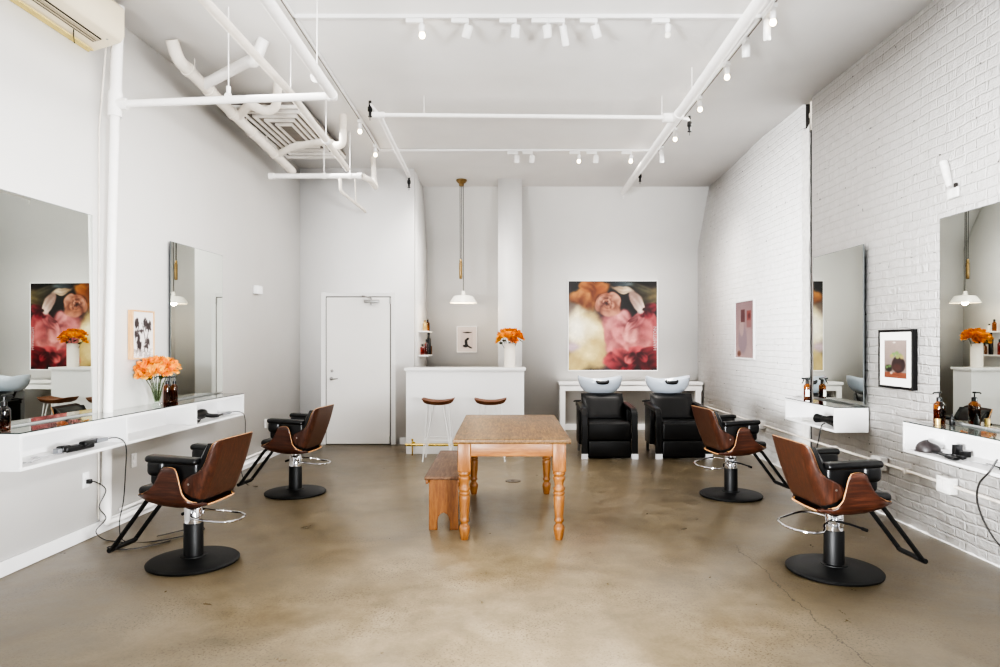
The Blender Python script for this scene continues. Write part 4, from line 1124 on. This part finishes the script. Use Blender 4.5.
# big drain pipe with branches
d0 = Vector((-2.93, 5.86, ceil_z(5.86)-.002)); d1 = P(178, 60, 5.95); d2 = P(292, 171, 9.0)
t = thing('drain_pipe', 'thick aged drain pipe with branch traps along the left ceiling edge', 'pipe', d0)
b = MB(); b.tube(elbow_path([d0-d0, d1-d0, d2-d0], .12), .055, 18); obj('main_pipe', b, M['pipe_old'], t)
def on(s_): return d1+(d2-d1)*s_
for s_ in (.06, .2, .38, .55, .78):
    q = on(s_)-d0; dd = (d2-d1).normalized()*.03; b = MB(); b.tube([q-dd, q+dd], .064, 18); obj('coupling', b, M['pipe_old'], t)
br1 = [on(.16), P(249, 61, 5.95), Vector((P(256, 62, 5.95).x, 5.9, 3.99)), Vector((P(264, 40, 5.85).x, 5.85, ceil_z(5.8)-.002))]
br2 = [on(.42), P(249, 104, 6.95), P(266, 112, 6.9), P(276, 108, 6.88), P(277.5, 92, 6.85), Vector((P(277.5, 80, 6.85).x, 6.85, ceil_z(6.85)-.002))]
br3 = [on(.80), P(292, 147, 8.2), P(328, 141, 7.9), P(336, 146, 7.85), Vector((P(343, 140, 7.8).x, 7.8, 3.83)), Vector((P(343, 120, 7.8).x, 7.8, ceil_z(7.8)-.002))]
for br, r_ in ((br1, .05), (br2, .045), (br3, .042)):
    b = MB(); b.tube([p_-d0 for p_ in elbow_path(br, .09)], r_, 14); obj('branch_pipe', b, M['pipe_old'] if r_ < .05 else M['pipe'], t)
b = MB()
for s_ in (.10, .5, .7): q = on(s_); b.tube([q-d0, Vector((q.x, q.y, ceil_z(q.y)-.003))-d0], .006, 6)
obj('hanger', b, M['pipe_old'], t)

# far cross pipe with a drop in front of the door wall
f0, f1 = P(269, 176, 8.4), P(362, 176, 8.4)
t = thing('overhead_pipe', 'short white cross pipe with angled drop near the left back corner', 'pipe', f0)
b = MB(); b.tube([Vector(), f1-f0], .032, 14); b.tube([Vector((-.0, 0, 0)), Vector((.07, 0, 0))], .04, 14); b.tube([f1-f0+Vector((-.06, 0, 0)), f1-f0], .04, 14); obj('pipe_run', b, M['pipe'], t)
e0 = P(340, 177, 8.4); b = MB(); b.tube([p_-f0 for p_ in elbow_path([e0, P(340.5, 191, 8.4), P(364, 210, 9.0), P(365.5, 212, 9.85)], .06)], .020, 10); obj('drop_pipe', b, M['pipe_old'], t)
b = MB(); b.tube([P(355, 178, 8.5)-f0, P(356, 203, 8.75)-f0], .008, 8); obj('tie_rod', b, M['pipe_old'], t)
b = MB(); b.tube([p_-f0 for p_ in elbow_path([f1, P(370, 180, 8.5), P(376, 188, 8.9), P(374, 178, 9.4), Vector((P(373, 160, 9.4).x, 9.4, ceil_z(9.4)-.003))], .08)], .035, 12); obj('flexible_duct', b, M['pipe_old'], t)
for px in (324, 350):
    q = P(px, 176, 8.4); b = MB(); b.tube([q-f0, Vector((q.x, q.y, ceil_z(q.y)-.003))-f0], .006, 6); b.tube([q-f0+Vector((-.02, 0, 0)), q-f0+Vector((.02, 0, 0))], .04, 12); obj('hanger', b, M['pipe'], t)

# louvred ceiling vent made of concentric rails
vx0, vx1, vy0, vy1 = -2.98, -2.18, 7.15, 9.15
t = thing('ceiling_vent', 'white ceiling vent of concentric rectangular rails behind the drain pipe', 'vent', ((vx0+vx1)/2, (vy0+vy1)/2, 4.05))
cx, cy = (vx0+vx1)/2, (vy0+vy1)/2
b = MB(); b.box(vx0-cx, vx1-cx, vy0-cy, vy1-cy, .02, .045); obj('backing', b, M['ventback'], t)
for k in range(5):
    hx, hy = .40-.075*k, 1.0-.155*k; z0 = -.02+.004*k; w = .024
    b = MB(); b.box(-hx, hx, -hy, -hy+w*2, z0, z0+.035); b.box(-hx, hx, hy-w*2, hy, z0, z0+.035); b.box(-hx, -hx+w, -hy+w*2, hy-w*2, z0, z0+.035); b.box(hx-w, hx, -hy+w*2, hy-w*2, z0, z0+.035)
    obj('rail', b, M['vent'], t, bevel=.005)

# sprinkler pipework on the right
m0 = Vector((1.81, 3.2, 3.985)); m1 = P(623.5, 192, 10.6)
t = thing('sprinkler_pipe', 'white sprinkler pipework under the ceiling with cross pipe and black heads', 'pipe', m1)
def rel(*a): return [Vector(p_)-m1 for p_ in a]
b = MB(); b.tube(rel(m0+(m0-m1)*.4, m0, m1), .047, 16); obj('main_pipe', b, M['pipe'], t)
jn = m1+(m0-m1)*((m1.y-7.2)/(m1.y-m0.y))
b = MB(); b.tube([jn-m1+(m0-m1).normalized()*.14, jn-m1-(m0-m1).normalized()*.14], .056, 16); b.tube(rel(jn, jn+Vector((-.14, 0, 0))), .05, 14); obj('tee', b, M['pipe'], t)
x0_ = P(379, 115, 7.2)
b = MB(); b.tube(rel(jn, Vector((x0_.x, 7.2, x0_.z))), .023, 12); obj('cross_pipe', b, M['pipe'], t)
e_ = P(409, 176, 9.75)
b = MB(); b.tube(rel(Vector((x0_.x, 7.2, x0_.z)), e_), .028, 12); obj('branch_pipe', b, M['pipe'], t)
b = MB(); q = Vector((x0_.x, 7.2, x0_.z)); b.tube(rel(q+Vector((-.07, 0, 0)), q+Vector((.06, 0, 0))), .034, 12); obj('coupling', b, M['pipe'], t); b = MB(); q2 = P(396, 150.5, 8.75); b.tube(rel(q2+Vector((0, -.04, 0)), q2+Vector((0, .04, 0))), .040, 12); obj('coupling', b, M['pipe'], t)
def head(q, par):
    b = MB(); q = Vector(q)-m1
    b.tube([q+Vector((0, 0, .06)), q], .016, 10); b.lathe([(.018, 0), (.026, -.01), (.026, -.05), (.016, -.06), (.012, -.10), (.022, -.105), (.022, -.112), (.004, -.115), (.004, -.15)], q, 12)
    obj('sprinkler_head', b, M['plastic'], par)
for q in (P(370, 106.5, 7.2), P(409, 180, 9.75), P(689.5, 121.5, 7.2), P(640, 174, 10.0)): head(q, t)
b = MB(); b.tube(rel(P(370, 104, 7.2), Vector((x0_.x, 7.2, x0_.z))), .016, 10); b.tube(rel(jn, P(688, 119, 7.2), P(689.5, 121, 7.2)), .018, 10); b.tube(rel(P(640, 174, 10.0), m1+Vector((-.0, -.6, .0))), .012, 8); obj('head_arm', b, M['pipe'], t)
for q in (P(424, 115, 7.2), P(692, 92, 6.45), P(662, 117, 7.2)):
    b = MB(); zc = ceil_z(q.y)-.003; b.tube(rel(q, Vector((q.x, q.y, zc))), .005, 6); obj('hanger', b, M['pipe'], t)
b = MB(); q = m1+Vector((0, 0, 0)); b.tube(rel(m1, m1+Vector((0, 0, -.12))), .012, 8); b.tube(rel(m1, m1+Vector((0, -.05, .0))), .05, 14); obj('end_cap', b, M['pipe'], t)

# ---------------------------------------------------------------- track lighting
TXL, TXR, TYN, TYF = -1.72, 2.09, 5.42, 9.1
t = thing('lighting_track', 'white track rails forming a long rectangle on the ceiling', 'track', ((TXL+TXR)/2, TYN, 4.15))
def rail(a, c, par):
    a, c = Vector(a), Vector(c); o = Vector(par.location); d = c-a
    b = MB(); n = 6 if abs(d.y) > abs(d.x) else 1
    for k in range(n):
        p_, q_ = a+d*(k/n), a+d*((k+1)/n)
        sw = Vector((.018, 0, 0)) if abs(d.y) > abs(d.x) else Vector((0, .018, 0))
        zt0, zt1 = ceil_z(p_.y)-.002, ceil_z(q_.y)-.002
        vs = [(p_.x, p_.y, zt0), (q_.x, q_.y, zt1), (q_.x, q_.y, zt1-.03), (p_.x, p_.y, zt0-.03)]
        vs = [Vector(v)-sw-o for v in vs]+[Vector(v)+sw-o for v in vs]
        b.add(vs, [(0, 1, 2, 3), (7, 6, 5, 4), (0, 4, 5, 1), (3, 2, 6, 7), (0, 3, 7, 4), (1, 5, 6, 2)])
    r_ = obj('rail', b, M['lacquer'], par)
    if n > 1:   # dark contact slot of the long rails
        b = MB()
        for k in range(n):
            p_, q_ = a+d*(k/n), a+d*((k+1)/n)
            for xx_ in (.006,):
                z0, z1 = ceil_z(p_.y)-.0335, ceil_z(q_.y)-.0335
                b.add([Vector((p_.x-xx_, p_.y, z0))-o, Vector((p_.x+xx_, p_.y, z0))-o, Vector((q_.x+xx_, q_.y, z1))-o, Vector((q_.x-xx_, q_.y, z1))-o], [(0, 1, 2, 3)])
        obj('contact_slot', b, M['ventback'], r_)
rail((TXL, 2.0, 0), (TXL, TYF, 0), t); rail((TXR, 2.0, 0), (TXR, TYF, 0), t); rail((TXL, TYN, 0), (TXR, TYN, 0), t); rail((TXL, TYF, 0), (TXR, TYF, 0), t)
LIT = []
def track_head(px, Y, kind, lit, yaw, pitch, label, x=None):
    X = x if x is not None else (px-VX)*Y/F
    zc = ceil_z(Y)-.034
    t = thing('track_spotlight', label, 'spotlight', (X, Y, zc), 0, 'spotlights on the ceiling track')
    along = x is None
    b = MB()
    if along: b.box(-.13, .01, -.019, .019, -.036, -.001)
    else: b.box(-.019, .019, -.05, .05, -.034, -.001)
    obj('adapter', b, M['lacquer'], t, bevel=.003)
    R_ = RZ(yaw) @ RX(pitch)
    b = MB(); b.tube([(0, 0, -.034), (0, 0, -.08)], .007, 8); obj('stem', b, M['lacquer'], t)
    c = Vector((0, 0, -.098))
    if kind == 'can':
        b = MB(); b.lathe([(.0, .045), (.030, .045), (.035, .038), (.035, -.05), (.032, -.054), (.028, -.047), (.028, -.02)], c, 20, rot=R_, caps=False); obj('can', b, M['lacquer'], t)
    elif kind == 'tube':
        b = MB(); b.lathe([(.0, .04), (.026, .04), (.028, .034), (.029, -.11), (.026, -.114), (.024, -.09)], c, 20, rot=R_, caps=False); obj('can', b, M['lacquer'], t)
    else:
        b = MB(); b.lathe([(.0, .05), (.022, .05), (.024, .03), (.024, .0), (.018, -.01)], c, 16, rot=R_, caps=False); obj('lamp_holder', b, M['lacquer'], t)
    b = MB(); rr = .028 if kind != 'bare' else .026
    dz = {'can': -.03, 'tube': -.095, 'bare': -.035}[kind]
    pr = [(0, dz-.02), (rr*.6, dz-.016), (rr, dz)] if kind != 'bare' else [(0, -.062), (rr*.7, -.055), (rr, -.036), (rr*.8, -.015), (.014, -.004)]
    b.lathe(pr, c, 16, rot=R_, caps=False); obj('light_bulb', b, M['bulb'] if lit else M['enamel'], t)
    if lit:
        L = bpy.data.lights.new('bulb_beam', 'SPOT'); L.energy = lit*(.35 if along else .08); L.color = (1, .80, .58); L.spot_size = 1.5; L.spot_blend = .8; L.shadow_soft_size = .03
        lo = bpy.data.objects.new('bulb_beam', L); COL.objects.link(lo); lo.parent = t
        lo.matrix_local = Matrix.Translation(c+R_ @ Vector((0, 0, -.15))) @ R_.to_4x4()
N7 = ['leftmost head on the near cross track, lit bare bulb', 'white can head second from left on the near cross track', 'white can head third from left on the near cross track', 'white can head fourth from left on the near cross track', 'long white tube head on the near cross track', 'white can head sixth from left on the near cross track', 'rightmost small head on the near cross track']
for (px, kd, lit, yaw, pit), lb in zip(((422, 'bare', 25, 0, .3), (467.5, 'can', 0, .6, .55), (515.5, 'can', 0, .25, .3), (547.5, 'can', 0, -.3, .35), (563.5, 'tube', 0, -.45, .5), (596, 'can', 0, -.7, .55), (668, 'bare', 0, 0, .3)), N7):
    track_head(px, TYN, kd, lit, yaw, pit, lb)
for (px, kd, lit), lb in zip(((517, 'can', 0), (532, 'can', 0), (579, 'bare', 22), (596, 'can', 0), (631, 'bare', 12)), ('leftmost white can head on the far cross track', 'second white can head from left on the far cross track', 'glowing bulb head in the middle of the far cross track', 'white can head right of the glowing bulb on far cross track', 'rightmost small lit head on the far cross track')):
    track_head(px, TYF, kd, lit, .1, .3, lb)
for Y, lit, lb in ((7.9, 30, 'lit head on the left track rail, second from the back'), (8.85, 30, 'lit head at the back end of the left track rail')):
    track_head(0, Y, 'bare', lit, 0, .2, lb, x=TXL)
for px, kd, lit, lb in ((773, 'bare', 15, 'lit head on the right track rail, nearest the camera at top edge'), (767, 'tube', 0, 'long white tube head on the right track rail'), (746, 'can', 0, 'white can head on the right track rail'), (727, 'bare', 15, 'lit head on the right track rail, third from the front'), (700, 'bare', 20, 'round glowing bulb head on the right track rail'), (675, 'bare', 12, 'lit head on the right track rail beside the sprinkler tee'), (661.5, 'tube', 0, 'white tube head at the back of the right track rail')):
    Y = F*TXR/(px-VX); track_head(px, Y, kd, lit, -.4, .3, lb, x=TXR)

# ---------------------------------------------------------------- wall fittings
def plate(name, label, cat, loc, rz, w, h, d, m, extra=None):
    t = thing(name, label, cat, loc, rz)
    b = MB(); b.rbox(-w/2, w/2, -d, 0, -h/2, h/2, .004, n=2); obj('cover_plate', b, m, t)
    if extra == 'outlet':
        b = MB()
        for z in (-.022, .022): b.rbox(-.016, .016, -d-.003, -d+.001, z-.014, z+.014, .003, n=2)
        obj('socket', b, M['lacquer'], t)
    return t
p = P(90, 481, 5.2); YO = 5.13
plate('wall_outlet', 'white wall outlet with black plug under the near left shelf', 'outlet', (LX(YO)+.001, YO, H-(480-VY)*YO/F), PI/2-WA, .075, .12, .008, M['lacquer'], 'outlet')
Y2 = 6.0; plate('wall_outlet', 'white wall outlet on left wall behind the near salon chair', 'outlet', (LX(5.75)+.001, 5.75, .50), PI/2-WA, .075, .12, .008, M['wall2'], 'outlet')
plate('wall_outlet', 'white wall outlet low on left wall behind the far salon chair', 'outlet', (LX(8.6)+.001, 8.6, .47), PI/2-WA, .075, .12, .008, M['wall2'], 'outlet')
Y3 = 8.3; plate('wall_sensor', 'small white box sensor high on the left wall near the door', 'sensor', (LX(Y3)+.002, Y3, H-(290-VY)*Y3/F), PI/2-WA, .15, .10, .06, M['lacquer'])
# conduit with junction boxes on the brick
t = thing('wall_conduit', 'white painted conduit with junction boxes along the brick wall', 'conduit', (RXW-.03, 6.5, .455))
b = MB(); b.tube([(0, -2.6, -.015), (0, -1.5, .0), (0, -.6, .005), (0, 1.0, .0), (0, 2.6, .005), (0, 4.9, .0)], .013, 10); obj('conduit_pipe', b, M['pipe_old'], t)
for y, h_ in ((-1.52, .06), (-.62, .055), (2.1, .05)):
    b = MB(); b.rbox(-.045, .022, y-.075, y+.075, -h_, h_, .006, n=2); jb = obj('junction_box', b, M['plaster'], t)
    b = MB(); b.box(-.047, -.0455, y-.055, y-.01, -.035, .035); b.box(-.047, -.0455, y+.01, y+.055, -.035, .035); obj('socket', b, M['pipe'], jb)
for y in (-1.0, .2, 3.2):
    b = MB(); b.box(-.018, .025, y-.012, y+.012, -.02, .02); obj('pipe_clip', b, M['pipe_old'], t)
# broken white pipe stub high on the brick
q0, q1 = P(942, 166, 4.98), P(948, 186, 4.96)
t = thing('pipe_stub', 'short broken white pipe stub sticking to the brick above the near right mirror', 'pipe', (RXW-.029, 4.95, q1.z))
b = MB(); o_ = Vector((RXW-.03, 4.95, q1.z)); b.tube([Vector((.002, .09, .20)), Vector((.004, .05, .08)), Vector((.008, .03, .0))], [.03, .028, .02], 12); obj('pipe_piece', b, M['plaster'], t)
b = MB(); b.rbox(.008, .028, -.06, .07, -.09, -.015, .01); obj('plaster_lump', b, M['plaster'], t)
b = MB(); b.rbox(.006, .026, -.04, -.012, -.02, .015, .006); obj('rust_hole', b, M['dark'], t)
# floor drain
b = MB(); b.lathe([(.085, 0.0005), (.085, .004), (.07, .006), (.02, .005), (.018, .009), (0, .009)], seg=28); o = obj('floor_drain', b, plain('drain_steel', S(96, 86, 74), .4, .5), loc=(P(513, 481, 7.29).x, 7.29, 0)); tag(o, 'round metal floor drain cover under the far side of the pine table', 'drain')

# ---------------------------------------------------------------- tools on the shelves
def cord(name, label, pts, r=.004, m='cord', cat='cord'):
    b = MB(); b.tube(pts, r, 8, smooth=6); o = obj(name, b, M[m]); tag(o, label, cat); return o
def lsp(px, Y, dep, z):                     # a spot on the left shelf: depth dep out from the wall
    return Vector((LX(Y)+dep, Y, z))
# clippers with a grey end, near bay of the left shelf
t = thing('hair_clippers', 'black hair clippers with grey tail end in the near bay of left shelf', 'clippers', lsp(0, 4.80, .19, ZLi), PI/2-WA-.08)
b = MB(); b.rbox(-.17, .10, -.035, .035, .001, .042, .014); b.rbox(-.20, -.12, -.03, .03, .002, .052, .012); b.rbox(-.02, .18, -.028, .03, .02, .058, .014, rot=RZ(.25)); obj('body', b, M['plastic'], t)
b = MB(); b.rbox(.14, .27, -.02, .024, .024, .052, .012, rot=RZ(.1)); obj('tail_end', b, M['greyp'], t)
b = MB(); b.rbox(-.235, -.20, -.026, .02, .002, .04, .006); obj('guard_comb', b, M['greyp'], t)
def scissors(label, loc, rz, L=.16, m='chrome'):
    t = thing('scissors', label, 'scissors', loc, rz)
    for s_ in (-1, 1):
        b = MB(); a = .09*s_
        d = Vector((math.cos(a), math.sin(a), 0)); n_ = Vector((-d.y, d.x, 0))
        z = .004+.003*(s_ > 0)
        tip = d*L*.55; tail = -d*L*.32
        b.add([tip+Vector((0, 0, z)), n_*.006+Vector((0, 0, z)), tail+n_*.004+Vector((0, 0, z)), tail-n_*.004+Vector((0, 0, z)), -n_*.006+Vector((0, 0, z))]+[tip+Vector((0, 0, z+.003)), n_*.006+Vector((0, 0, z+.003)), tail+n_*.004+Vector((0, 0, z+.003)), tail-n_*.004+Vector((0, 0, z+.003)), -n_*.006+Vector((0, 0, z+.003))],
              [(4, 3, 2, 1, 0), (5, 6, 7, 8, 9)]+[(i, (i+1) % 5, (i+1) % 5+5, i+5) for i in range(5)])
        rc = tail-d*.016+n_*(-s_)*.008+Vector((0, 0, z+.002)); b.tube([rc+Vector((.014*math.cos(q*PI/6), .011*math.sin(q*PI/6), 0)) for q in range(12)], .0025, 6, closed=True)
        obj('blade', b, M[m], t)
    return t
scissors('silver scissors lying at front of the near left shelf bay', lsp(0, 4.32, .22, ZLi), PI/2+.1, .24)
scissors('silver scissors next to the clippers in the near left shelf bay', lsp(0, 4.50, .17, ZLi), PI/2-.5, .22)
# hair dryer in the far bay
def dryer(label, loc, rz):
    t = thing('hair_dryer', label, 'hair dryer', loc, rz)
    b = MB(); b.lathe([(.030, -.12), (.034, -.115), (.032, -.05), (.046, -.01), (.050, .04), (.046, .085), (.03, .1), (0, .102)], (0, 0, .055), 20, rot=RY(PI/2)); obj('barrel', b, M['plastic'], t)
    b = MB(); b.lathe([(.042, -.19), (.046, -.185), (.036, -.12), (.033, -.10)], (0, 0, .055), 18, rot=RY(PI/2)); obj('nozzle', b, M['black'], t)
    b = MB(); b.tube([(.05, -.02, .05), (.10, -.07, .03), (.19, -.10, .022)], [.024, .021, .017], 12, smooth=3); obj('handle', b, M['plastic'], t)
    return t
dryer('black hair dryer in the far bay of the left shelf', lsp(0, 6.62, .14, ZLi), PI/2-WA+.05)
t = thing('curling_iron', 'slim black curling iron with white grip beside the dryer on left shelf', 'curling iron', lsp(0, 6.95, .2, ZLi), PI/2-WA-.06)
b = MB(); b.tube([(-.14, 0, .012), (.02, 0, .016)], .011, 10); obj('barrel', b, M['plastic'], t)
b = MB(); b.tube([(.02, 0, .016), (.17, 0, .018)], [.013, .015], 10); obj('grip', b, M['greyp'], t)
b = MB(); b.tube([(.17, 0, .018), (.21, 0, .018)], [.012, .006], 10); obj('cord_end', b, M['plastic'], t)
def brush(label, loc, rz, L=.2, paddle=False):
    t = thing('hair_brush', label, 'brush', loc, rz)
    b = MB(); b.tube([(-L*.5, 0, .012), (0, 0, .012)], [.007, .009], 10); obj('handle', b, M['plastic'], t)
    b = MB(); b.rbox(0, L*.5, -.024, .024, .002, .022, .009); obj('bristle_head', b, M['black'], t)
brush('flat black brush at front of the far left shelf bay', lsp(0, 6.42, .22, ZLi), -PI/2+.2)
# cords and plug on the left
pe = lsp(0, 5.10, .20, ZLi+.035)
cord('power_cord', 'black power cord hanging from the clippers down to the floor', [pe+Vector((0, -.05, .002)), pe+Vector((.07, .0, .004)), (LX(5.1)+.32, 5.12, .72), (LX(5.1)+.315, 5.12, .5), (LX(5.12)+.30, 5.12, .3), (LX(5.1)+.27, 5.12, .12), (LX(5.1)+.36, 5.05, .006), (LX(5)+.62, 5.1, .006), (LX(5)+.8, 5.35, .006), (LX(5)+.72, 5.45, .006), (LX(5)+.52, 5.2, .006)])
zo = H-(480-VY)*YO/F
t = cord('power_cord', 'black cord plugged into the left wall outlet and trailing on the floor', [(LX(YO)+.02, YO, zo-.01), (LX(YO)+.07, YO+.02, zo-.02), (LX(YO)+.10, YO+.1, zo-.10), (LX(YO)+.07, YO+.06, zo-.22), (LX(YO)+.10, YO+.10, zo-.32), (LX(YO)+.07, YO+.02, .06), (LX(YO)+.16, YO-.02, .006), (LX(YO)+.35, YO-.1, .006), (LX(YO)+.30, YO-.22, .006), (LX(YO)+.5, YO-.25, .006), (LX(YO)+.68, YO-.05, .006)])
b = MB(); b.rbox(LX(YO)+.012, LX(YO)+.05, YO-.014, YO+.014, zo-.028, zo+.006, .006); obj('plug', b, M['plastic'], t)
pe = lsp(0, 7.16, .2, ZLi+.02)
cord('power_cord', 'black cord hanging from the far end of the left shelf behind the chair', [pe, (LX(7.2)+.29, 7.19, ZLi+.02), (LX(7.2)+.34, 7.2, .70), (LX(7.2)+.33, 7.22, .45), (LX(7.2)+.30, 7.2, .15), (LX(7.2)+.4, 7.1, .006), (LX(7.2)+.55, 7.0, .006)])
# right near shelf
def rsp(Y, dep, z): return Vector((RXW-.012-dep, Y, z))
b = MB(); rows = []
for i in range(8):
    s_ = i/7; a = s_*PI/2; rows.append([(.085*math.cos(a)*math.cos(q*PI/14), .075*math.cos(a)*math.sin(q*PI/14), .075*math.sin(a)**.8*(1-.15*math.cos(q*PI/14))) for q in range(28)])
b.grid(rows, cu=True); b.lathe([(.09, 0), (.092, .004), (.085, .007)], seg=28)
o = obj('tint_bowl', b, plain('dark_brown_plastic', S(46, 40, 40), .45), loc=rsp(4.93, .20, ZRi)); tag(o, 'dark upturned bowl at the far end of the near right shelf', 'bowl')
b = MB(); b.rbox(-.028, .028, -.02, .02, 0, .075, .004, n=2); o = obj('product_box', b, M['plastic'], loc=rsp(4.76, .10, ZRi)); tag(o, 'tall small black box behind the brushes on the near right shelf', 'box')
b = MB(); b.rbox(-.03, .03, -.022, .022, 0, .04, .004, n=2); o = obj('product_box', b, M['black'], loc=rsp(4.68, .10, ZRi)); tag(o, 'low small black box behind the brushes on the near right shelf', 'box')
brush('black paddle brush in front of the small boxes on near right shelf', rsp(4.70, .21, ZRi), -PI/2+.25, .26)
brush('second black brush lying crosswise on the near right shelf', rsp(4.64, .25, ZRi), -PI/2-.1, .22)
scissors('silver scissors with dark blades at front of the near right shelf', rsp(4.42, .20, ZRi), PI/2+.15, .2)
scissors('black scissors nearest the camera on the near right shelf', rsp(4.28, .17, ZRi), PI/2-.2, .22, 'black')
cord('power_cord', 'thick dark grey cord hanging in a loop below the near right shelf', [rsp(4.1, .30, .80), rsp(4.12, .335, .72), rsp(4.2, .345, .62), rsp(4.24, .32, .48), rsp(4.2, .26, .30), rsp(4.05, .2, .16), rsp(3.9, .15, .12)], .006, 'greycord')
# right far shelf
b = MB(); b.lathe([(.0, .002), (.06, .002), (.10, .012), (.105, .015), (.10, .018), (.06, .008), (0, .008)], seg=32, caps=False); o = obj('plate', b, M['paper'], loc=rsp(6.86, .17, ZRi)); tag(o, 'white plate lying in the far brick wall shelf', 'plate')
dryer('black hair dryer in the far brick wall shelf', rsp(6.42, .19, ZRi), -PI/2+.3)
cord('power_cord', 'black cord hanging from the far brick wall shelf to the conduit', [rsp(6.38, .27, ZRi+.03), rsp(6.32, .33, ZRi+.01), rsp(6.34, .345, .60), rsp(6.40, .34, .45), rsp(6.42, .30, .25), rsp(6.4, .25, .006), rsp(6.6, .3, .006)], .005)

# ---------------------------------------------------------------- light
w = bpy.data.worlds.new('sky'); scn.world = w; w.use_nodes = True
bg = w.node_tree.nodes['Background']; bg.inputs[0].default_value = (.95, .97, 1.0, 1); bg.inputs[1].default_value = .35
def area(name, loc, target, size, energy, col=(1, 1, 1), sy=None, spread=PI):
    L = bpy.data.lights.new(name, 'AREA'); L.energy = energy; L.color = col; L.size = size; L.spread = spread
    if sy: L.shape = 'RECTANGLE'; L.size_y = sy
    o = bpy.data.objects.new(name, L); COL.objects.link(o); o.location = loc
    o.rotation_euler = (Vector(target)-Vector(loc)).to_track_quat('-Z', 'Y').to_euler()
    return o
area('strobe_and_fill', (-2.2, -1.3, 1.5), (1.9, 6.0, 4.7), 1.0, 80, (.96, .98, 1), None, 1.6)
area('strobe_and_fill', (2.2, -1.3, 1.5), (-1.6, 6.0, 4.7), 1.0, 66, (.96, .98, 1), None, 1.6)
area('strobe_and_fill', (-2.6, -.9, 1.2), (3.3, 5.6, 1.5), .9, 165, (.96, .98, 1), None, .95)  # added low fill across to the brick wall, apart from the strobe pair
area('strobe_and_fill', (2.6, -.9, 1.2), (-3.2, 5.6, 1.5), .9, 85, (.96, .98, 1), None, .95)  # added low fill across to the left wall, apart from the strobe pair
area('front_fill', (0, YF-1.2, 2.0), (0, 8, 2.2), 6.4, 12, (.96, .98, 1), 3.8, 2.4)  # added broad fill lamp behind the camera, no window there
area('ceiling_fill', (0, 6.8, 4.0), (0, 6.8, 0), 5.4, 68, (.97, .985, 1), 5.6)  # added lamp facing down for even light, no such fixture
area('wall_fill', (2.3, 6.3, 3.75), (-3.2, 6.6, .4), 6.0, 66, (1, .975, .94), .5, 1.9)  # added cross light to brighten the left wall, no such fixture
area('wall_fill', (-2.0, 6.3, 3.75), (3.3, 6.6, .4), 6.0, 66, (1, .985, .97), .5, 1.9)  # added cross light to brighten the brick wall, no such fixture
area('wall_fill', (1.85, 8.9, 3.9), (2.3, 11.5, .5), 1.7, 40, (1, .955, .90), .4, 1.35)  # added lamp lifting the back wall behind the wash chairs
area('wall_fill', (-.75, 9.3, 3.9), (-.75, 11.5, .8), .8, 8, (1, .955, .90), .3, 1.35)  # small added lamp lifting the bar alcove

# ---------------------------------------------------------------- camera
cam = bpy.data.cameras.new('camera'); co = bpy.data.objects.new('camera', cam); COL.objects.link(co)
cam.sensor_width = 36; cam.lens = F/1000*36; cam.clip_start = .05
co.location = (0, 0, H); co.rotation_euler = (PI/2, 0, 0)
cam.shift_x = (500-VX)/1000; cam.shift_y = (VY-333.5)/1000
scn.camera = co
scn.view_settings.view_transform = 'AgX'; scn.view_settings.look = 'AgX - High Contrast'; scn.view_settings.exposure = .13
scn.cycles.max_bounces = 10; scn.cycles.diffuse_bounces = 5; scn.cycles.transparent_max_bounces = 16
scn.cycles.sample_clamp_indirect = 6
